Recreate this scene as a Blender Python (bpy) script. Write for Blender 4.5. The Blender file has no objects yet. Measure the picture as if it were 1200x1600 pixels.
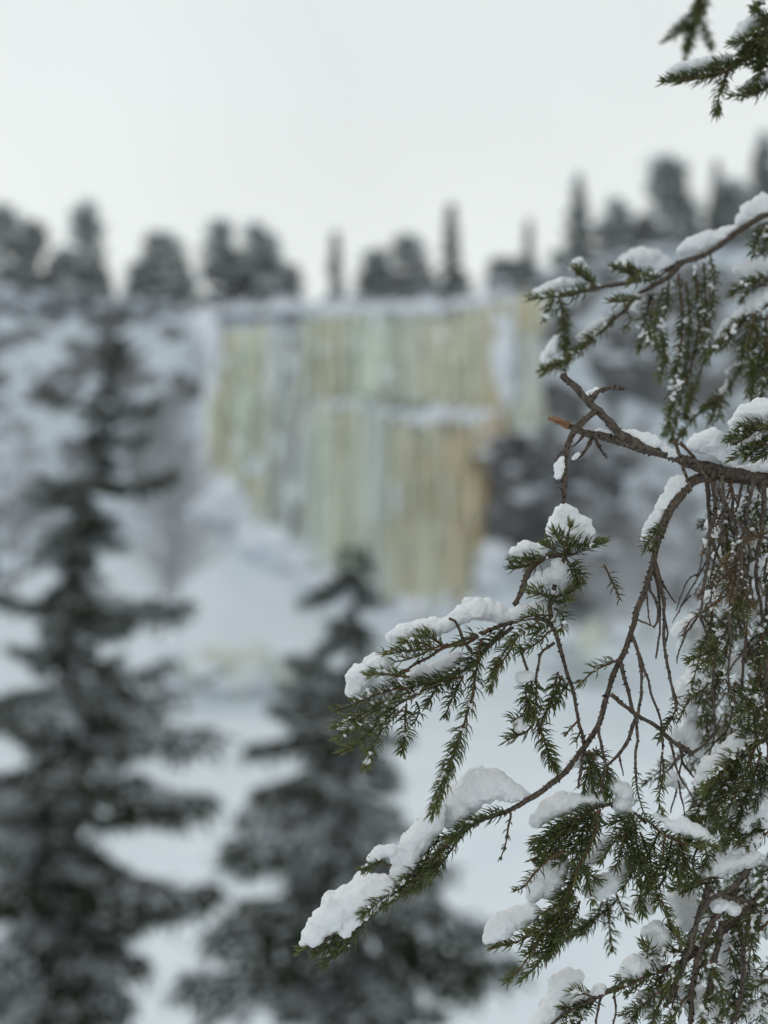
import bpy, math, random
import numpy as np
from mathutils import Vector

# ------------------------------------------------------------------ camera, sky, sun, exposure
scene = bpy.context.scene
col = scene.collection
FOCUS = 1.60
LENS = 67.2
FPX = 1200.0 * LENS / 36.0          # focal length in pixels of the 1200 x 1600 photograph

cam_data = bpy.data.cameras.new("camera")
cam = bpy.data.objects.new("camera", cam_data)
col.objects.link(cam)
cam.location = (0, 0, 0)
cam.rotation_euler = (math.radians(90), 0, 0)
cam_data.sensor_fit = 'HORIZONTAL'
cam_data.sensor_width = 36
cam_data.lens = LENS
cam_data.clip_start = 0.05
cam_data.clip_end = 6000
cam_data.dof.use_dof = True
cam_data.dof.focus_distance = FOCUS
cam_data.dof.aperture_fstop = 2.9
cam_data.dof.aperture_blades = 0
scene.camera = cam

SUN_EL, SUN_AZ = math.radians(48), math.radians(-35)
world = bpy.data.worlds.new("World")
scene.world = world
world.use_nodes = True
nt = world.node_tree
nt.nodes.clear()
wo = nt.nodes.new('ShaderNodeOutputWorld')
bg = nt.nodes.new('ShaderNodeBackground')
bg.inputs['Strength'].default_value = 0.10
sky = nt.nodes.new('ShaderNodeTexSky')
sky.sky_type = 'NISHITA'
sky.sun_disc = False
sky.sun_elevation = SUN_EL
sky.sun_rotation = SUN_AZ
tc = nt.nodes.new('ShaderNodeTexCoord')
sep = nt.nodes.new('ShaderNodeSeparateXYZ')
ramp = nt.nodes.new('ShaderNodeValToRGB')          # an even cloud sheet, a little bluer overhead
ramp.color_ramp.elements[0].position = 0.0
ramp.color_ramp.elements[0].color = (0.80, 0.836, 0.806, 1)
ramp.color_ramp.elements[1].position = 0.9
ramp.color_ramp.elements[1].color = (0.61, 0.648, 0.665, 1)
noi = nt.nodes.new('ShaderNodeTexNoise')
noi.inputs['Scale'].default_value = 2.6
noi.inputs['Detail'].default_value = 3
nmap = nt.nodes.new('ShaderNodeMapRange')
nmap.inputs['From Min'].default_value = 0.3
nmap.inputs['From Max'].default_value = 0.7
nmap.inputs['To Min'].default_value = 10.35
nmap.inputs['To Max'].default_value = 11.5
vm = nt.nodes.new('ShaderNodeVectorMath'); vm.operation = 'SCALE'
mix = nt.nodes.new('ShaderNodeMix'); mix.data_type = 'RGBA'
mix.inputs['Factor'].default_value = 0.95
L = nt.links.new
L(tc.outputs['Generated'], sep.inputs[0])
L(sep.outputs['Z'], ramp.inputs['Fac'])
L(tc.outputs['Generated'], noi.inputs['Vector'])
L(noi.outputs['Fac'], nmap.inputs['Value'])
L(ramp.outputs['Color'], vm.inputs[0])
L(nmap.outputs['Result'], vm.inputs['Scale'])
L(sky.outputs['Color'], mix.inputs['A'])
L(vm.outputs['Vector'], mix.inputs['B'])
L(mix.outputs['Result'], bg.inputs['Color'])
L(bg.outputs[0], wo.inputs[0])

sun_data = bpy.data.lights.new("sun", 'SUN')
sun_data.energy = 0.5
sun_data.angle = math.radians(45)
sun_data.color = (1.0, 0.96, 0.91)
sun = bpy.data.objects.new("sun", sun_data)
col.objects.link(sun)
sd = Vector((math.sin(SUN_AZ) * math.cos(SUN_EL), math.cos(SUN_AZ) * math.cos(SUN_EL), math.sin(SUN_EL)))
sun.rotation_euler = sd.to_track_quat('Z', 'Y').to_euler()
sun.location = sd * 50

scene.view_settings.view_transform = 'Standard'
scene.view_settings.look = 'None'
scene.view_settings.gamma = 1
scene.view_settings.exposure = 0.04
scene.view_settings.use_curve_mapping = False
scene.render.engine = 'CYCLES'
scene.cycles.use_denoising = True
scene.cycles.max_bounces = 6
scene.cycles.diffuse_bounces = 4
scene.cycles.glossy_bounces = 2
scene.cycles.caustics_reflective = False
scene.cycles.caustics_refractive = False

rng = np.random.default_rng(11)
random.seed(11)


def at(px, py, d):
    """A point of the place seen at photo pixel (px, py) at d metres of depth."""
    return np.array([(px - 600.0) / FPX * d, d, (800.0 - py) / FPX * d])


# ------------------------------------------------------------------ numeric helpers
def _hash(ix, iy, iz):
    n = (ix.astype(np.int64) * 374761393 + iy.astype(np.int64) * 668265263 + iz.astype(np.int64) * 2147483647) & 0xffffffff
    n = ((n ^ (n >> 13)) * 1274126177) & 0xffffffff
    n = n ^ (n >> 16)
    return (n & 0xffff) / 65535.0


def vnoise(p):
    p = np.asarray(p, float)
    i = np.floor(p).astype(np.int64)
    f = p - i
    f = f * f * (3 - 2 * f)
    out = 0
    for dx in (0, 1):
        wx = f[:, 0] if dx else 1 - f[:, 0]
        for dy in (0, 1):
            wy = f[:, 1] if dy else 1 - f[:, 1]
            for dz in (0, 1):
                wz = f[:, 2] if dz else 1 - f[:, 2]
                out = out + wx * wy * wz * _hash(i[:, 0] + dx, i[:, 1] + dy, i[:, 2] + dz)
    return out * 2 - 1


def fbm(p, octv=3):
    p = np.asarray(p, float)
    s, a = 0, 1.0
    for k in range(octv):
        s = s + a * vnoise(p * (2 ** k) + 17.3 * k)
        a *= 0.5
    return s


def spline(P, n):
    """Catmull-Rom resampling of the rows of P (any width) to n rows."""
    P = np.asarray(P, float)
    if len(P) == 2:
        t = np.linspace(0, 1, n)[:, None]
        return P[0] * (1 - t) + P[1] * t
    Q = np.vstack([2 * P[0] - P[1], P, 2 * P[-1] - P[-2]])
    m = len(P) - 1
    seg = np.linalg.norm(np.diff(P[:, :3], axis=0), axis=1)
    cum = np.concatenate([[0], np.cumsum(seg)])
    s = np.linspace(0, cum[-1], n)
    k = np.clip(np.searchsorted(cum, s, side='right') - 1, 0, m - 1)
    t = ((s - cum[k]) / np.maximum(seg[k], 1e-9))[:, None]
    a, b, c, d = Q[k], Q[k + 1], Q[k + 2], Q[k + 3]
    return 0.5 * (2 * b + (c - a) * t + (2 * a - 5 * b + 4 * c - d) * t ** 2 + (3 * b - a - 3 * c + d) * t ** 3)


def unit(v):
    v = np.asarray(v, float)
    return v / np.maximum(np.linalg.norm(v, axis=-1, keepdims=True), 1e-12)


def frames(P):
    T = unit(np.gradient(P, axis=0))
    ref = np.where(np.abs(T[:, 2:3]) > 0.9, np.array([[1.0, 0.1, 0]]), np.array([[0, 0, 1.0]]))
    A = unit(np.cross(T, ref))
    for i in range(1, len(A)):                       # keep the frame from flipping
        a = A[i - 1] - T[i] * np.dot(A[i - 1], T[i])
        if np.linalg.norm(a) > 1e-4:
            A[i] = a / np.linalg.norm(a)
    B = np.cross(T, A)
    return T, A, B


class Geo:
    def __init__(self):
        self.V, self.F, self.M, self.T, self.n = [], [], [], [], 0

    def add(self, V, F, m=0, tone=0.5):
        V = np.asarray(V, float).reshape(-1, 3)
        F = np.asarray(F, np.int64)
        self.V.append(V)
        self.F.append(F + self.n)
        self.M.append(np.full(len(F), m, np.int32))
        t = np.empty(len(V)); t[:] = tone
        self.T.append(t)
        self.n += len(V)

    def tube(self, P, R, k=6, m=0, bump=0.0, freq=1.0, tone=0.5):
        P = np.asarray(P, float); R = np.asarray(R, float)
        n = len(P)
        T, A, B = frames(P)
        ang = np.arange(k) * 2 * math.pi / k
        rad = R[:, None] * np.ones((1, k))
        if bump:
            q = (P[:, None, :] * freq + (A[:, None, :] * np.cos(ang)[None, :, None] + B[:, None, :] * np.sin(ang)[None, :, None]) * 1.7)
            rad = rad * (1 + bump * fbm(q.reshape(-1, 3), 2).reshape(n, k))
        V = P[:, None, :] + rad[..., None] * (A[:, None, :] * np.cos(ang)[None, :, None] + B[:, None, :] * np.sin(ang)[None, :, None])
        V = V.reshape(-1, 3)
        i = np.arange(n - 1)[:, None]; j = np.arange(k)[None, :]; j2 = (j + 1) % k
        F = np.stack([i * k + j, i * k + j2, (i + 1) * k + j2, (i + 1) * k + j], -1).reshape(-1, 4)
        self.add(V, F, m, tone)
        c0 = np.array([P[0], P[-1] + T[-1] * R[-1] * 0.6])
        base = self.n - n * k
        caps = []
        for jj in range(k):
            caps.append((base + (jj + 1) % k, base + jj, self.n, self.n))
            caps.append((base + (n - 1) * k + jj, base + (n - 1) * k + (jj + 1) % k, self.n + 1, self.n + 1))
        self.V.append(c0); self.F.append(np.array(caps)); self.M.append(np.full(len(caps), m, np.int32))
        self.T.append(np.full(2, tone)); self.n += 2

    def mesh(self, name, mats, smooth=True, origin=(0, 0, 0)):
        V = np.vstack(self.V) - np.asarray(origin)
        F = np.vstack(self.F)
        me = bpy.data.meshes.new(name)
        tri = (F[:, 2] == F[:, 3])
        cnt = np.where(tri, 3, 4)
        start = np.concatenate([[0], np.cumsum(cnt)[:-1]])
        mask = np.ones(F.shape, bool); mask[:, 3] = ~tri
        loops = F[mask]
        me.vertices.add(len(V)); me.vertices.foreach_set('co', V.ravel())
        me.loops.add(len(loops)); me.loops.foreach_set('vertex_index', loops.astype(np.int32))
        me.polygons.add(len(F)); me.polygons.foreach_set('loop_start', start.astype(np.int32))
        me.polygons.foreach_set('material_index', np.concatenate(self.M))
        me.polygons.foreach_set('use_smooth', np.full(len(F), smooth))
        for mt in mats:
            me.materials.append(mt)
        at_ = me.attributes.new('tone', 'FLOAT', 'POINT')
        at_.data.foreach_set('value', np.concatenate(self.T))
        me.update(calc_edges=True)
        me.validate()
        return me


WORLD = {}                                          # object -> world position of its origin


def link(name, me, parent=None, origin=(0, 0, 0)):
    o = bpy.data.objects.new(name, me)
    col.objects.link(o)
    origin = np.asarray(origin, float)
    base = np.zeros(3)
    if parent is not None:
        o.parent = parent
        base = WORLD[parent]
    o.location = origin - base
    WORLD[o] = origin
    return o


def tag(o, label=None, cat=None, group=None, kind=None):
    if label: o['label'] = label
    if cat: o['category'] = cat
    if group: o['group'] = group
    if kind: o['kind'] = kind
    return o


# ------------------------------------------------------------------ materials
def new_mat(name):
    m = bpy.data.materials.new(name)
    m.use_nodes = True
    t = m.node_tree
    b = t.nodes['Principled BSDF']
    return m, t, b


def ramp_node(t, stops):
    r = t.nodes.new('ShaderNodeValToRGB')
    e = r.color_ramp.elements
    while len(e) < len(stops): e.new(0.5)
    for x, (p, c) in zip(e, stops):
        x.position = p; x.color = (*c, 1)
    return r


def noise_node(t, scale, detail=3, coord='Object', stretch=None):
    c = t.nodes.new('ShaderNodeTexCoord')
    n = t.nodes.new('ShaderNodeTexNoise')
    n.inputs['Scale'].default_value = scale
    n.inputs['Detail'].default_value = detail
    if stretch:
        mp = t.nodes.new('ShaderNodeMapping')
        mp.inputs['Scale'].default_value = stretch
        t.links.new(c.outputs[coord], mp.inputs['Vector'])
        t.links.new(mp.outputs[0], n.inputs['Vector'])
    else:
        t.links.new(c.outputs[coord], n.inputs['Vector'])
    return n


def bump_node(t, b, src, strength, dist):
    bp = t.nodes.new('ShaderNodeBump')
    bp.inputs['Strength'].default_value = strength
    bp.inputs['Distance'].default_value = dist
    t.links.new(src, bp.inputs['Height'])
    t.links.new(bp.outputs[0], b.inputs['Normal'])


def needle_mat(name, c0, c1, c2):
    m, t, b = new_mat(name)
    a = t.nodes.new('ShaderNodeAttribute'); a.attribute_name = 'tone'
    r = ramp_node(t, [(0.0, c0), (0.5, c1), (1.0, c2)])
    t.links.new(a.outputs['Fac'], r.inputs[0])
    t.links.new(r.outputs[0], b.inputs['Base Color'])
    b.inputs['Roughness'].default_value = 0.5
    b.inputs['Specular IOR Level'].default_value = 0.3
    return m


def bark_mat(name, c0, c1, scale, rough=0.9, bd=0.0006):
    m, t, b = new_mat(name)
    n = noise_node(t, scale, 5)
    r = ramp_node(t, [(0.3, c0), (0.7, c1)])
    t.links.new(n.outputs['Fac'], r.inputs[0])
    t.links.new(r.outputs[0], b.inputs['Base Color'])
    b.inputs['Roughness'].default_value = rough
    b.inputs['Specular IOR Level'].default_value = 0.2
    bump_node(t, b, n.outputs['Fac'], 0.8, bd)
    return m


def snow_mat(name, c, scale, bd, strength=0.5, sss=0.0):
    m, t, b = new_mat(name)
    n = noise_node(t, scale, 6)
    b.inputs['Base Color'].default_value = (*c, 1)
    b.inputs['Roughness'].default_value = 0.75
    b.inputs['Specular IOR Level'].default_value = 0.15
    if sss:
        b.inputs['Subsurface Weight'].default_value = sss
        b.inputs['Subsurface Radius'].default_value = (0.006, 0.007, 0.008)
        b.inputs['Subsurface Scale'].default_value = 1.0
    bump_node(t, b, n.outputs['Fac'], strength, bd)
    return m


M_NEEDLE = needle_mat('green_needles', (0.028, 0.034, 0.013), (0.075, 0.090, 0.027), (0.165, 0.175, 0.055))
M_DEAD_NEEDLE = needle_mat('dead_needles', (0.07, 0.05, 0.03), (0.16, 0.11, 0.06), (0.30, 0.22, 0.12))
M_FAR_NEEDLE = needle_mat('spruce_needles', (0.014, 0.024, 0.009), (0.030, 0.046, 0.015), (0.066, 0.086, 0.032))
M_BARK = bark_mat('twig_bark', (0.045, 0.034, 0.027), (0.15, 0.115, 0.09), 260)
M_DEAD_BARK = bark_mat('dead_bark', (0.036, 0.030, 0.026), (0.155, 0.125, 0.10), 200, bd=0.001)
M_YOUNG_BARK = bark_mat('young_bark', (0.075, 0.042, 0.027), (0.165, 0.092, 0.055), 200)
M_WOOD = bark_mat('broken_wood', (0.17, 0.09, 0.05), (0.36, 0.20, 0.115), 300)
M_FLAKE = bark_mat('lichen_flakes', (0.012, 0.011, 0.010), (0.04, 0.035, 0.03), 300)
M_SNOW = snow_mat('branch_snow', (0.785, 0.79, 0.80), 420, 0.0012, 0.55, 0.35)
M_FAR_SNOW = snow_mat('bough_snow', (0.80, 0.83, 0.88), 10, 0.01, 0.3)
M_TRUNK = bark_mat('tree_trunk_bark', (0.035, 0.03, 0.026), (0.09, 0.075, 0.062), 14, bd=0.02)


# ------------------------------------------------------------------ ground, cliff and plateau
BASE_PX = np.array([-3000, -600, 0, 290, 345, 400, 460, 520, 600, 650, 705, 745, 790, 850, 1000, 1200, 1800, 4000], float)
BASE_Z = np.array([-9, -8, -6, -1.5, 1.2, -2.5, -5.0, -7.0, -8.5, -10.0, -10.0, -7.5, -4.5, -5.5, -8.0, -8, -7, -8], float)
TOP_PX = np.array([-3000, 0, 330, 500, 700, 790, 830, 900, 1000, 1200, 1800, 4000], float)
TOP_PY = np.array([470, 470, 478, 474, 468, 455, 440, 420, 402, 385, 330, 300], float)
DC = 134.0
FLOOR = -15.2


def px_of(x):
    return x / DC * FPX + 600.0


def base_z(x):
    return np.interp(px_of(x), BASE_PX, BASE_Z)


def top_z(x):
    return (800.0 - np.interp(px_of(x), TOP_PX, TOP_PY)) / FPX * DC


def ground_z(x, y):
    x = np.asarray(x, float); y = np.asarray(y, float)
    near = -1.7 - 0.36 * np.maximum(y, -30)
    near = np.where(y < 0, -1.7 - 0.10 * y, near)
    s = np.clip((y - 28) / 14, 0, 1); s = s * s * (3 - 2 * s)
    z = near * (1 - s) + FLOOR * s
    z = np.maximum(z, np.where(y > 20, FLOOR, -99)) if False else z
    z = np.where(y > 42, FLOOR, z)
    q = np.clip((y - 108) / 26, 0, 1)
    z = z + (base_z(x) - FLOOR) * q ** 1.25
    z = np.where(y > DC + 3, base_z(x) - 1.0, z)
    far = np.clip((y - 30) / 15, 0, 1)
    p = np.stack([x, y, np.zeros_like(x)], -1).reshape(-1, 3)
    h = fbm(p / 9.0, 3).reshape(x.shape)
    h2 = fbm(p / 2.5 + 40, 2).reshape(x.shape)
    return z + far * (0.75 * h + 0.2 * h2) + (1 - far) * 0.05 * h2


def sheet(name, X, Y, Z, mat, label=None):
    n, m = X.shape
    g = Geo()
    V = np.stack([X, Y, Z], -1).reshape(-1, 3)
    i = np.arange(n - 1)[:, None]; j = np.arange(m - 1)[None, :]
    F = np.stack([i * m + j, i * m + j + 1, (i + 1) * m + j + 1, (i + 1) * m + j], -1).reshape(-1, 4)
    g.add(V, F)
    o = link(name, g.mesh(name, [mat]))
    tag(o, kind='structure')
    return o


m_ground, t, b = new_mat('ground_snow')
n = noise_node(t, 0.35, 5)
r = ramp_node(t, [(0.3, (0.69, 0.755, 0.80)), (0.7, (0.76, 0.81, 0.85))])
t.links.new(n.outputs['Fac'], r.inputs[0]); t.links.new(r.outputs[0], b.inputs['Base Color'])
b.inputs['Roughness'].default_value = 0.8
bump_node(t, b, n.outputs['Fac'], 0.5, 0.3)

xs = np.concatenate([np.linspace(-2600, -90, 24), np.linspace(-84, 84, 190), np.linspace(90, 2600, 24)])
ys = np.concatenate([np.linspace(-400, -12, 14), np.linspace(-8, 36, 36), np.linspace(37, 140, 150), np.linspace(150, 4000, 24)])
X, Y = np.meshgrid(xs, ys)
sheet('snowy_ground', X, Y, ground_z(X, Y), m_ground)

# rock cliff: steps in the face catch snow, the steep faces stay rock
m_cliff, t, b = new_mat('snowy_rock')
geo = t.nodes.new('ShaderNodeNewGeometry')
sp = t.nodes.new('ShaderNodeSeparateXYZ')
t.links.new(geo.outputs['Normal'], sp.inputs[0])
n1 = noise_node(t, 0.5, 6, stretch=(1, 1, 1.8))
n2 = noise_node(t, 2.2, 5)
add = t.nodes.new('ShaderNodeMath'); add.operation = 'MULTIPLY_ADD'
add.inputs[1].default_value = 1.5
t.links.new(n1.outputs['Fac'], add.inputs[0]); t.links.new(sp.outputs['Z'], add.inputs[2])
rs = ramp_node(t, [(0.86, (0, 0, 0)), (1.14, (1, 1, 1))])
t.links.new(add.outputs[0], rs.inputs[0])
rr = ramp_node(t, [(0.3, (0.10, 0.102, 0.108)), (0.5, (0.20, 0.20, 0.206)), (0.75, (0.34, 0.32, 0.31))])
t.links.new(n2.outputs['Fac'], rr.inputs[0])
mx = t.nodes.new('ShaderNodeMix'); mx.data_type = 'RGBA'
mx.inputs['B'].default_value = (0.66, 0.72, 0.78, 1)
t.links.new(rs.outputs[0], mx.inputs['Factor']); t.links.new(rr.outputs[0], mx.inputs['A'])
t.links.new(mx.outputs['Result'], b.inputs['Base Color'])
b.inputs['Roughness'].default_value = 0.85
bump_node(t, b, n2.outputs['Fac'], 0.7, 0.3)


def cliff_y(x, u):
    """Depth of the cliff face at x and height share u (0 base, 1 top)."""
    px = px_of(x)
    lean = 5.0 * u + 1.5
    p = np.stack([x / 7.0, u * 3.0, np.zeros_like(x)], -1).reshape(-1, 3)
    h = fbm(p, 4).reshape(x.shape)
    p2 = np.stack([x / 2.2, u * 9.0, np.ones_like(x) * 5], -1).reshape(-1, 3)
    h2 = fbm(p2, 3).reshape(x.shape)
    st = u * 9 + 0.8 * h
    step = (np.floor(st) + np.clip((st - np.floor(st)) * 3 - 1.0, 0, 1)) / 9.0
    ice = np.clip((px - 300) / 40, 0, 1) * np.clip((850 - px) / 40, 0, 1)
    tier = np.where(u > 0.62, 2.6, 0.0) * ice
    y = DC + lean * 0.3 + step * 5.0 + tier * 1.0 + (1 - 0.6 * ice) * (1.8 * h + 0.7 * h2)
    right = np.clip((px - 850) / 400, 0, 3)
    return y - 7.0 * right


us = np.linspace(0, 1, 70)
xs2 = np.concatenate([np.linspace(-420, -72, 60), np.linspace(-70, 70, 330), np.linspace(72, 420, 60)])
XX, UU = np.meshgrid(xs2, us)
YY = cliff_y(XX, UU)
bz = base_z(XX) - 2.5
ZZ = bz + (top_z(XX) - bz) * UU
p = np.stack([XX, YY, ZZ], -1).reshape(-1, 3)
ZZ = ZZ + 0.5 * fbm(p / 3.0, 3).reshape(ZZ.shape) * (UU < 0.99)
sheet('cliff', XX, YY, ZZ, m_cliff)

# plateau behind the cliff edge
vs = np.array([0, .6, 1.5, 3, 6, 10, 16, 25, 40, 70, 130, 300, 800, 2500, 4500], float)
XP, VP = np.meshgrid(xs2, vs)
YP = cliff_y(XP, np.ones_like(XP)) - 0.3 + VP
p = np.stack([XP, YP, np.zeros_like(XP)], -1).reshape(-1, 3)
ZP = top_z(np.clip(XP, -200, 100)) + 0.05 + 0.03 * np.clip(VP, 0, 6) + 0.01 * np.clip(VP, 0, 300) + 0.22 * fbm(p / 5.0, 3).reshape(XP.shape) * np.clip(VP / 2, 0, 1)
XP2 = XP * (1 + VP / 300.0)
sheet('cliff_top_ground', XP2, YP, ZP, m_ground)


def plateau_z(x, v):
    return float(top_z(np.array([x]))[0] + 0.05 + 0.03 * min(v, 6) + 0.01 * v)


# ------------------------------------------------------------------ frozen waterfall
def ice_mat(name, c0, c1):
    m, t, b = new_mat(name)
    gp = t.nodes.new('ShaderNodeNewGeometry')             # colour drifts across the whole fall, not column by column
    mp = t.nodes.new('ShaderNodeMapping'); mp.inputs['Scale'].default_value = (.55, .3, .16)
    n = t.nodes.new('ShaderNodeTexNoise'); n.inputs['Scale'].default_value = 1.0; n.inputs['Detail'].default_value = 5
    t.links.new(gp.outputs['Position'], mp.inputs['Vector']); t.links.new(mp.outputs[0], n.inputs['Vector'])
    r = ramp_node(t, [(0.34, c0), (0.66, c1)])
    t.links.new(n.outputs['Fac'], r.inputs[0]); t.links.new(r.outputs[0], b.inputs['Base Color'])
    b.inputs['Roughness'].default_value = 0.35
    b.inputs['Specular IOR Level'].default_value = 0.35
    bump_node(t, b, n.outputs['Fac'], 0.5, 0.25)
    return m


ICE = {
    'olive': ice_mat('olive_ice', (0.54, 0.535, 0.40), (0.66, 0.65, 0.525)),
    'ochre': ice_mat('ochre_ice', (0.55, 0.475, 0.32), (0.66, 0.595, 0.43)),
    'mint': ice_mat('mint_ice', (0.54, 0.60, 0.505), (0.66, 0.70, 0.605)),
    'white': ice_mat('white_ice', (0.60, 0.635, 0.62), (0.70, 0.735, 0.73)),
    'grey': ice_mat('grey_ice', (0.55, 0.575, 0.49), (0.67, 0.69, 0.62)),
    'brown': ice_mat('brown_ice', (0.45, 0.335, 0.19), (0.58, 0.47, 0.30)),
}
fall_o = at(560, 950, DC); fall_o[2] = -9.5
waterfall = link('frozen_waterfall', None, None, fall_o)
tag(waterfall, 'wide frozen waterfall of yellow, mint and ochre ice hanging on the cliff', 'frozen waterfall')


def ice_column(px, y_top, y_bot, d, r, mat, spread=1.25):
    x = (px - 600) / FPX * d
    a = at(px, y_top, d)
    bt = at(px + rng.normal(0, 4), y_bot, d - 0.7)
    n = 12
    P = np.linspace(a, bt, n)
    tt = np.linspace(0, 1, n)
    P[:, 0] += 0.12 * vnoise(np.stack([tt * 4, np.full(n, px), np.zeros(n)], -1))
    R = r * (0.75 + (spread - 0.75) * tt ** 1.3) * (1 + 0.16 * vnoise(np.stack([tt * 7, np.full(n, px * 1.3), np.ones(n)], -1)))
    R[0] *= 0.75
    g = Geo()
    g.tube(P, R, 9, bump=0.28, freq=0.8)
    o = link('ice_column', g.mesh('ice_column', [ICE[mat]], origin=a), waterfall, a)
    return o


UP = [(480, 'grey'), (505, 'olive'), (530, 'olive'), (555, 'mint'), (580, 'mint'), (600, 'mint'), (622, 'grey'), (645, 'grey'),
      (668, 'olive'), (690, 'olive'), (715, 'olive'), (740, 'olive'), (765, 'grey'), (790, 'ochre')]
LOW = [(478, 'white'), (494, 'grey'), (512, 'mint'), (530, 'olive'), (548, 'mint'), (564, 'mint'), (580, 'grey'), (600, 'white'), (618, 'mint'), (636, 'olive'),
       (652, 'ochre'), (670, 'olive'), (688, 'olive'), (706, 'ochre'), (722, 'ochre'), (738, 'olive'), (752, 'ochre'), (764, 'brown'), (778, 'brown')]
LOBE = [(328, 'grey'), (345, 'olive'), (365, 'olive'), (385, 'mint'), (400, 'olive'), (418, 'grey'), (435, 'white'), (455, 'white'), (468, 'grey')]


def pick(table, px, j=17):
    k = min(range(len(table)), key=lambda i: abs(table[i][0] - px + rng.normal(0, j)))
    return table[k][1]


def girth():
    return rng.uniform(.30, .46) if rng.random() < .7 else rng.uniform(.5, .75)


BOT_PX = [325, 345, 400, 460, 520, 600, 650, 705, 745, 780]
BOT_PY = [758, 775, 836, 880, 915, 950, 976, 978, 930, 866]
for px in np.arange(476, 802, 4.2):                                   # upper tier
    px = px + rng.normal(0, 2.5)
    top = np.interp(px, [470, 700, 800], [494, 488, 474]) + rng.uniform(-8, 22)
    bot = np.interp(px, [470, 600, 640, 780, 830], [612, 628, 634, 648, 600]) + rng.uniform(-14, 12)
    ice_column(px, top, bot, DC + 2.2 + rng.uniform(-0.5, 0.5), girth(), pick(UP, px), rng.uniform(.5, 1.3))
for px in np.arange(474, 786, 4.0):                                   # lower tier
    px = px + rng.normal(0, 2.5)
    top = np.interp(px, [470, 560, 640, 780], [628, 634, 658, 664]) + rng.uniform(-14, 26)
    bot = np.interp(px, BOT_PX, BOT_PY) + rng.uniform(-22, 26)
    ice_column(px, top, bot, DC - 0.5 + rng.uniform(-.5, 0.5), girth(), pick(LOW, px), rng.uniform(.45, 1.4))
for px in np.arange(326, 424, 4.2):                                   # the separate fall beside it
    bot = np.interp(px, BOT_PX, BOT_PY) + rng.uniform(-22, 16)
    top = np.interp(px, [325, 350, 420], [590, 512, 506]) + rng.uniform(-10, 34)
    m_ = pick(LOBE, px)
    if rng.random() < .08: m_ = 'ochre'
    ice_column(px, top, bot, DC - 0.1 + rng.uniform(-.5, 0.5), girth(), m_, rng.uniform(.45, 1.3))
for px in np.arange(424, 476, 6):                                     # white veil between them
    bot = np.interp(px, BOT_PX, BOT_PY) + rng.uniform(-24, 12)
    ice_column(px, 510 + rng.uniform(0, 90), bot, DC + 0.6 + rng.uniform(-0.6, 0.6), girth() * .9, pick(LOBE, px), rng.uniform(.5, 1.2))
for px in np.arange(790, 852, 6.5):                                   # orange corner at the top, patch below it
    ice_column(px, np.interp(px, [790, 850], [464, 452]) + rng.uniform(-4, 14), 512 + rng.uniform(-24, 22), DC + 1.4 + rng.uniform(-.6, .6), girth() * .9, ['ochre', 'grey', 'olive', 'white'][int(rng.integers(4))], rng.uniform(.4, 1.1))
for px in np.arange(772, 852, 6.5):
    ice_column(px, 606 + rng.uniform(-10, 24), 686 + rng.uniform(-34, 14), DC + 0.3 + rng.uniform(-.6, .6), girth() * .9, ['olive', 'ochre', 'grey'][int(rng.integers(3))], rng.uniform(.4, 1.1))
for px in np.arange(784, 850, 6.0):                                   # pale ice between them
    ice_column(px, 506 + rng.uniform(-10, 20), 614 + rng.uniform(-14, 20), DC + 1.0 + rng.uniform(-.4, .4), girth(), ['white', 'grey', 'white', 'ochre'][int(rng.integers(4))], rng.uniform(.6, 1.2))
for i in range(80):                                                   # shorter bulges and icicles in front break the long pipes
    px = rng.uniform(332, 778)
    hi = np.interp(px, [330, 420, 474, 780], [520, 520, 650, 662]); lo = np.interp(px, BOT_PX, BOT_PY)
    up = px > 476 and rng.random() < .4
    if up: hi, lo = 495, 628
    a = rng.uniform(hi, lo - 30); l = rng.uniform(30, 120)
    tb = UP if up else (LOBE if px < 474 else LOW)
    ice_column(px, a, min(a + l, lo), DC + (1.6 if up else -1.3) + rng.uniform(-.4, .3), rng.uniform(.3, .9), pick(tb, px, 9), rng.uniform(.3, .6))


def lumps(pts, sub=2):
    """icosphere geometry for a list of (centre, radii) as raw arrays"""
    return pts


def ico(sub):
    import bmesh
    bm = bmesh.new()
    bmesh.ops.create_icosphere(bm, subdivisions=sub, radius=1.0)
    V = np.array([v.co[:] for v in bm.verts]); F = np.array([[v.index for v in f.verts] for f in bm.faces])
    bm.free()
    F = np.hstack([F, F[:, 2:3]])
    return V, F


ICO1, ICO2, ICO3 = ico(1), ico(2), ico(3)


def blob(g, c, rad, base=ICO2, m=0, amp=0.2, fr=1.5, tone=0.5):
    V, F = base
    s = rng.uniform(0, 100)
    d = 1 + amp * fbm(V * fr + s, 2)
    g.add(V * d[:, None] * np.asarray(rad) + np.asarray(c), F, m, tone)


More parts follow.
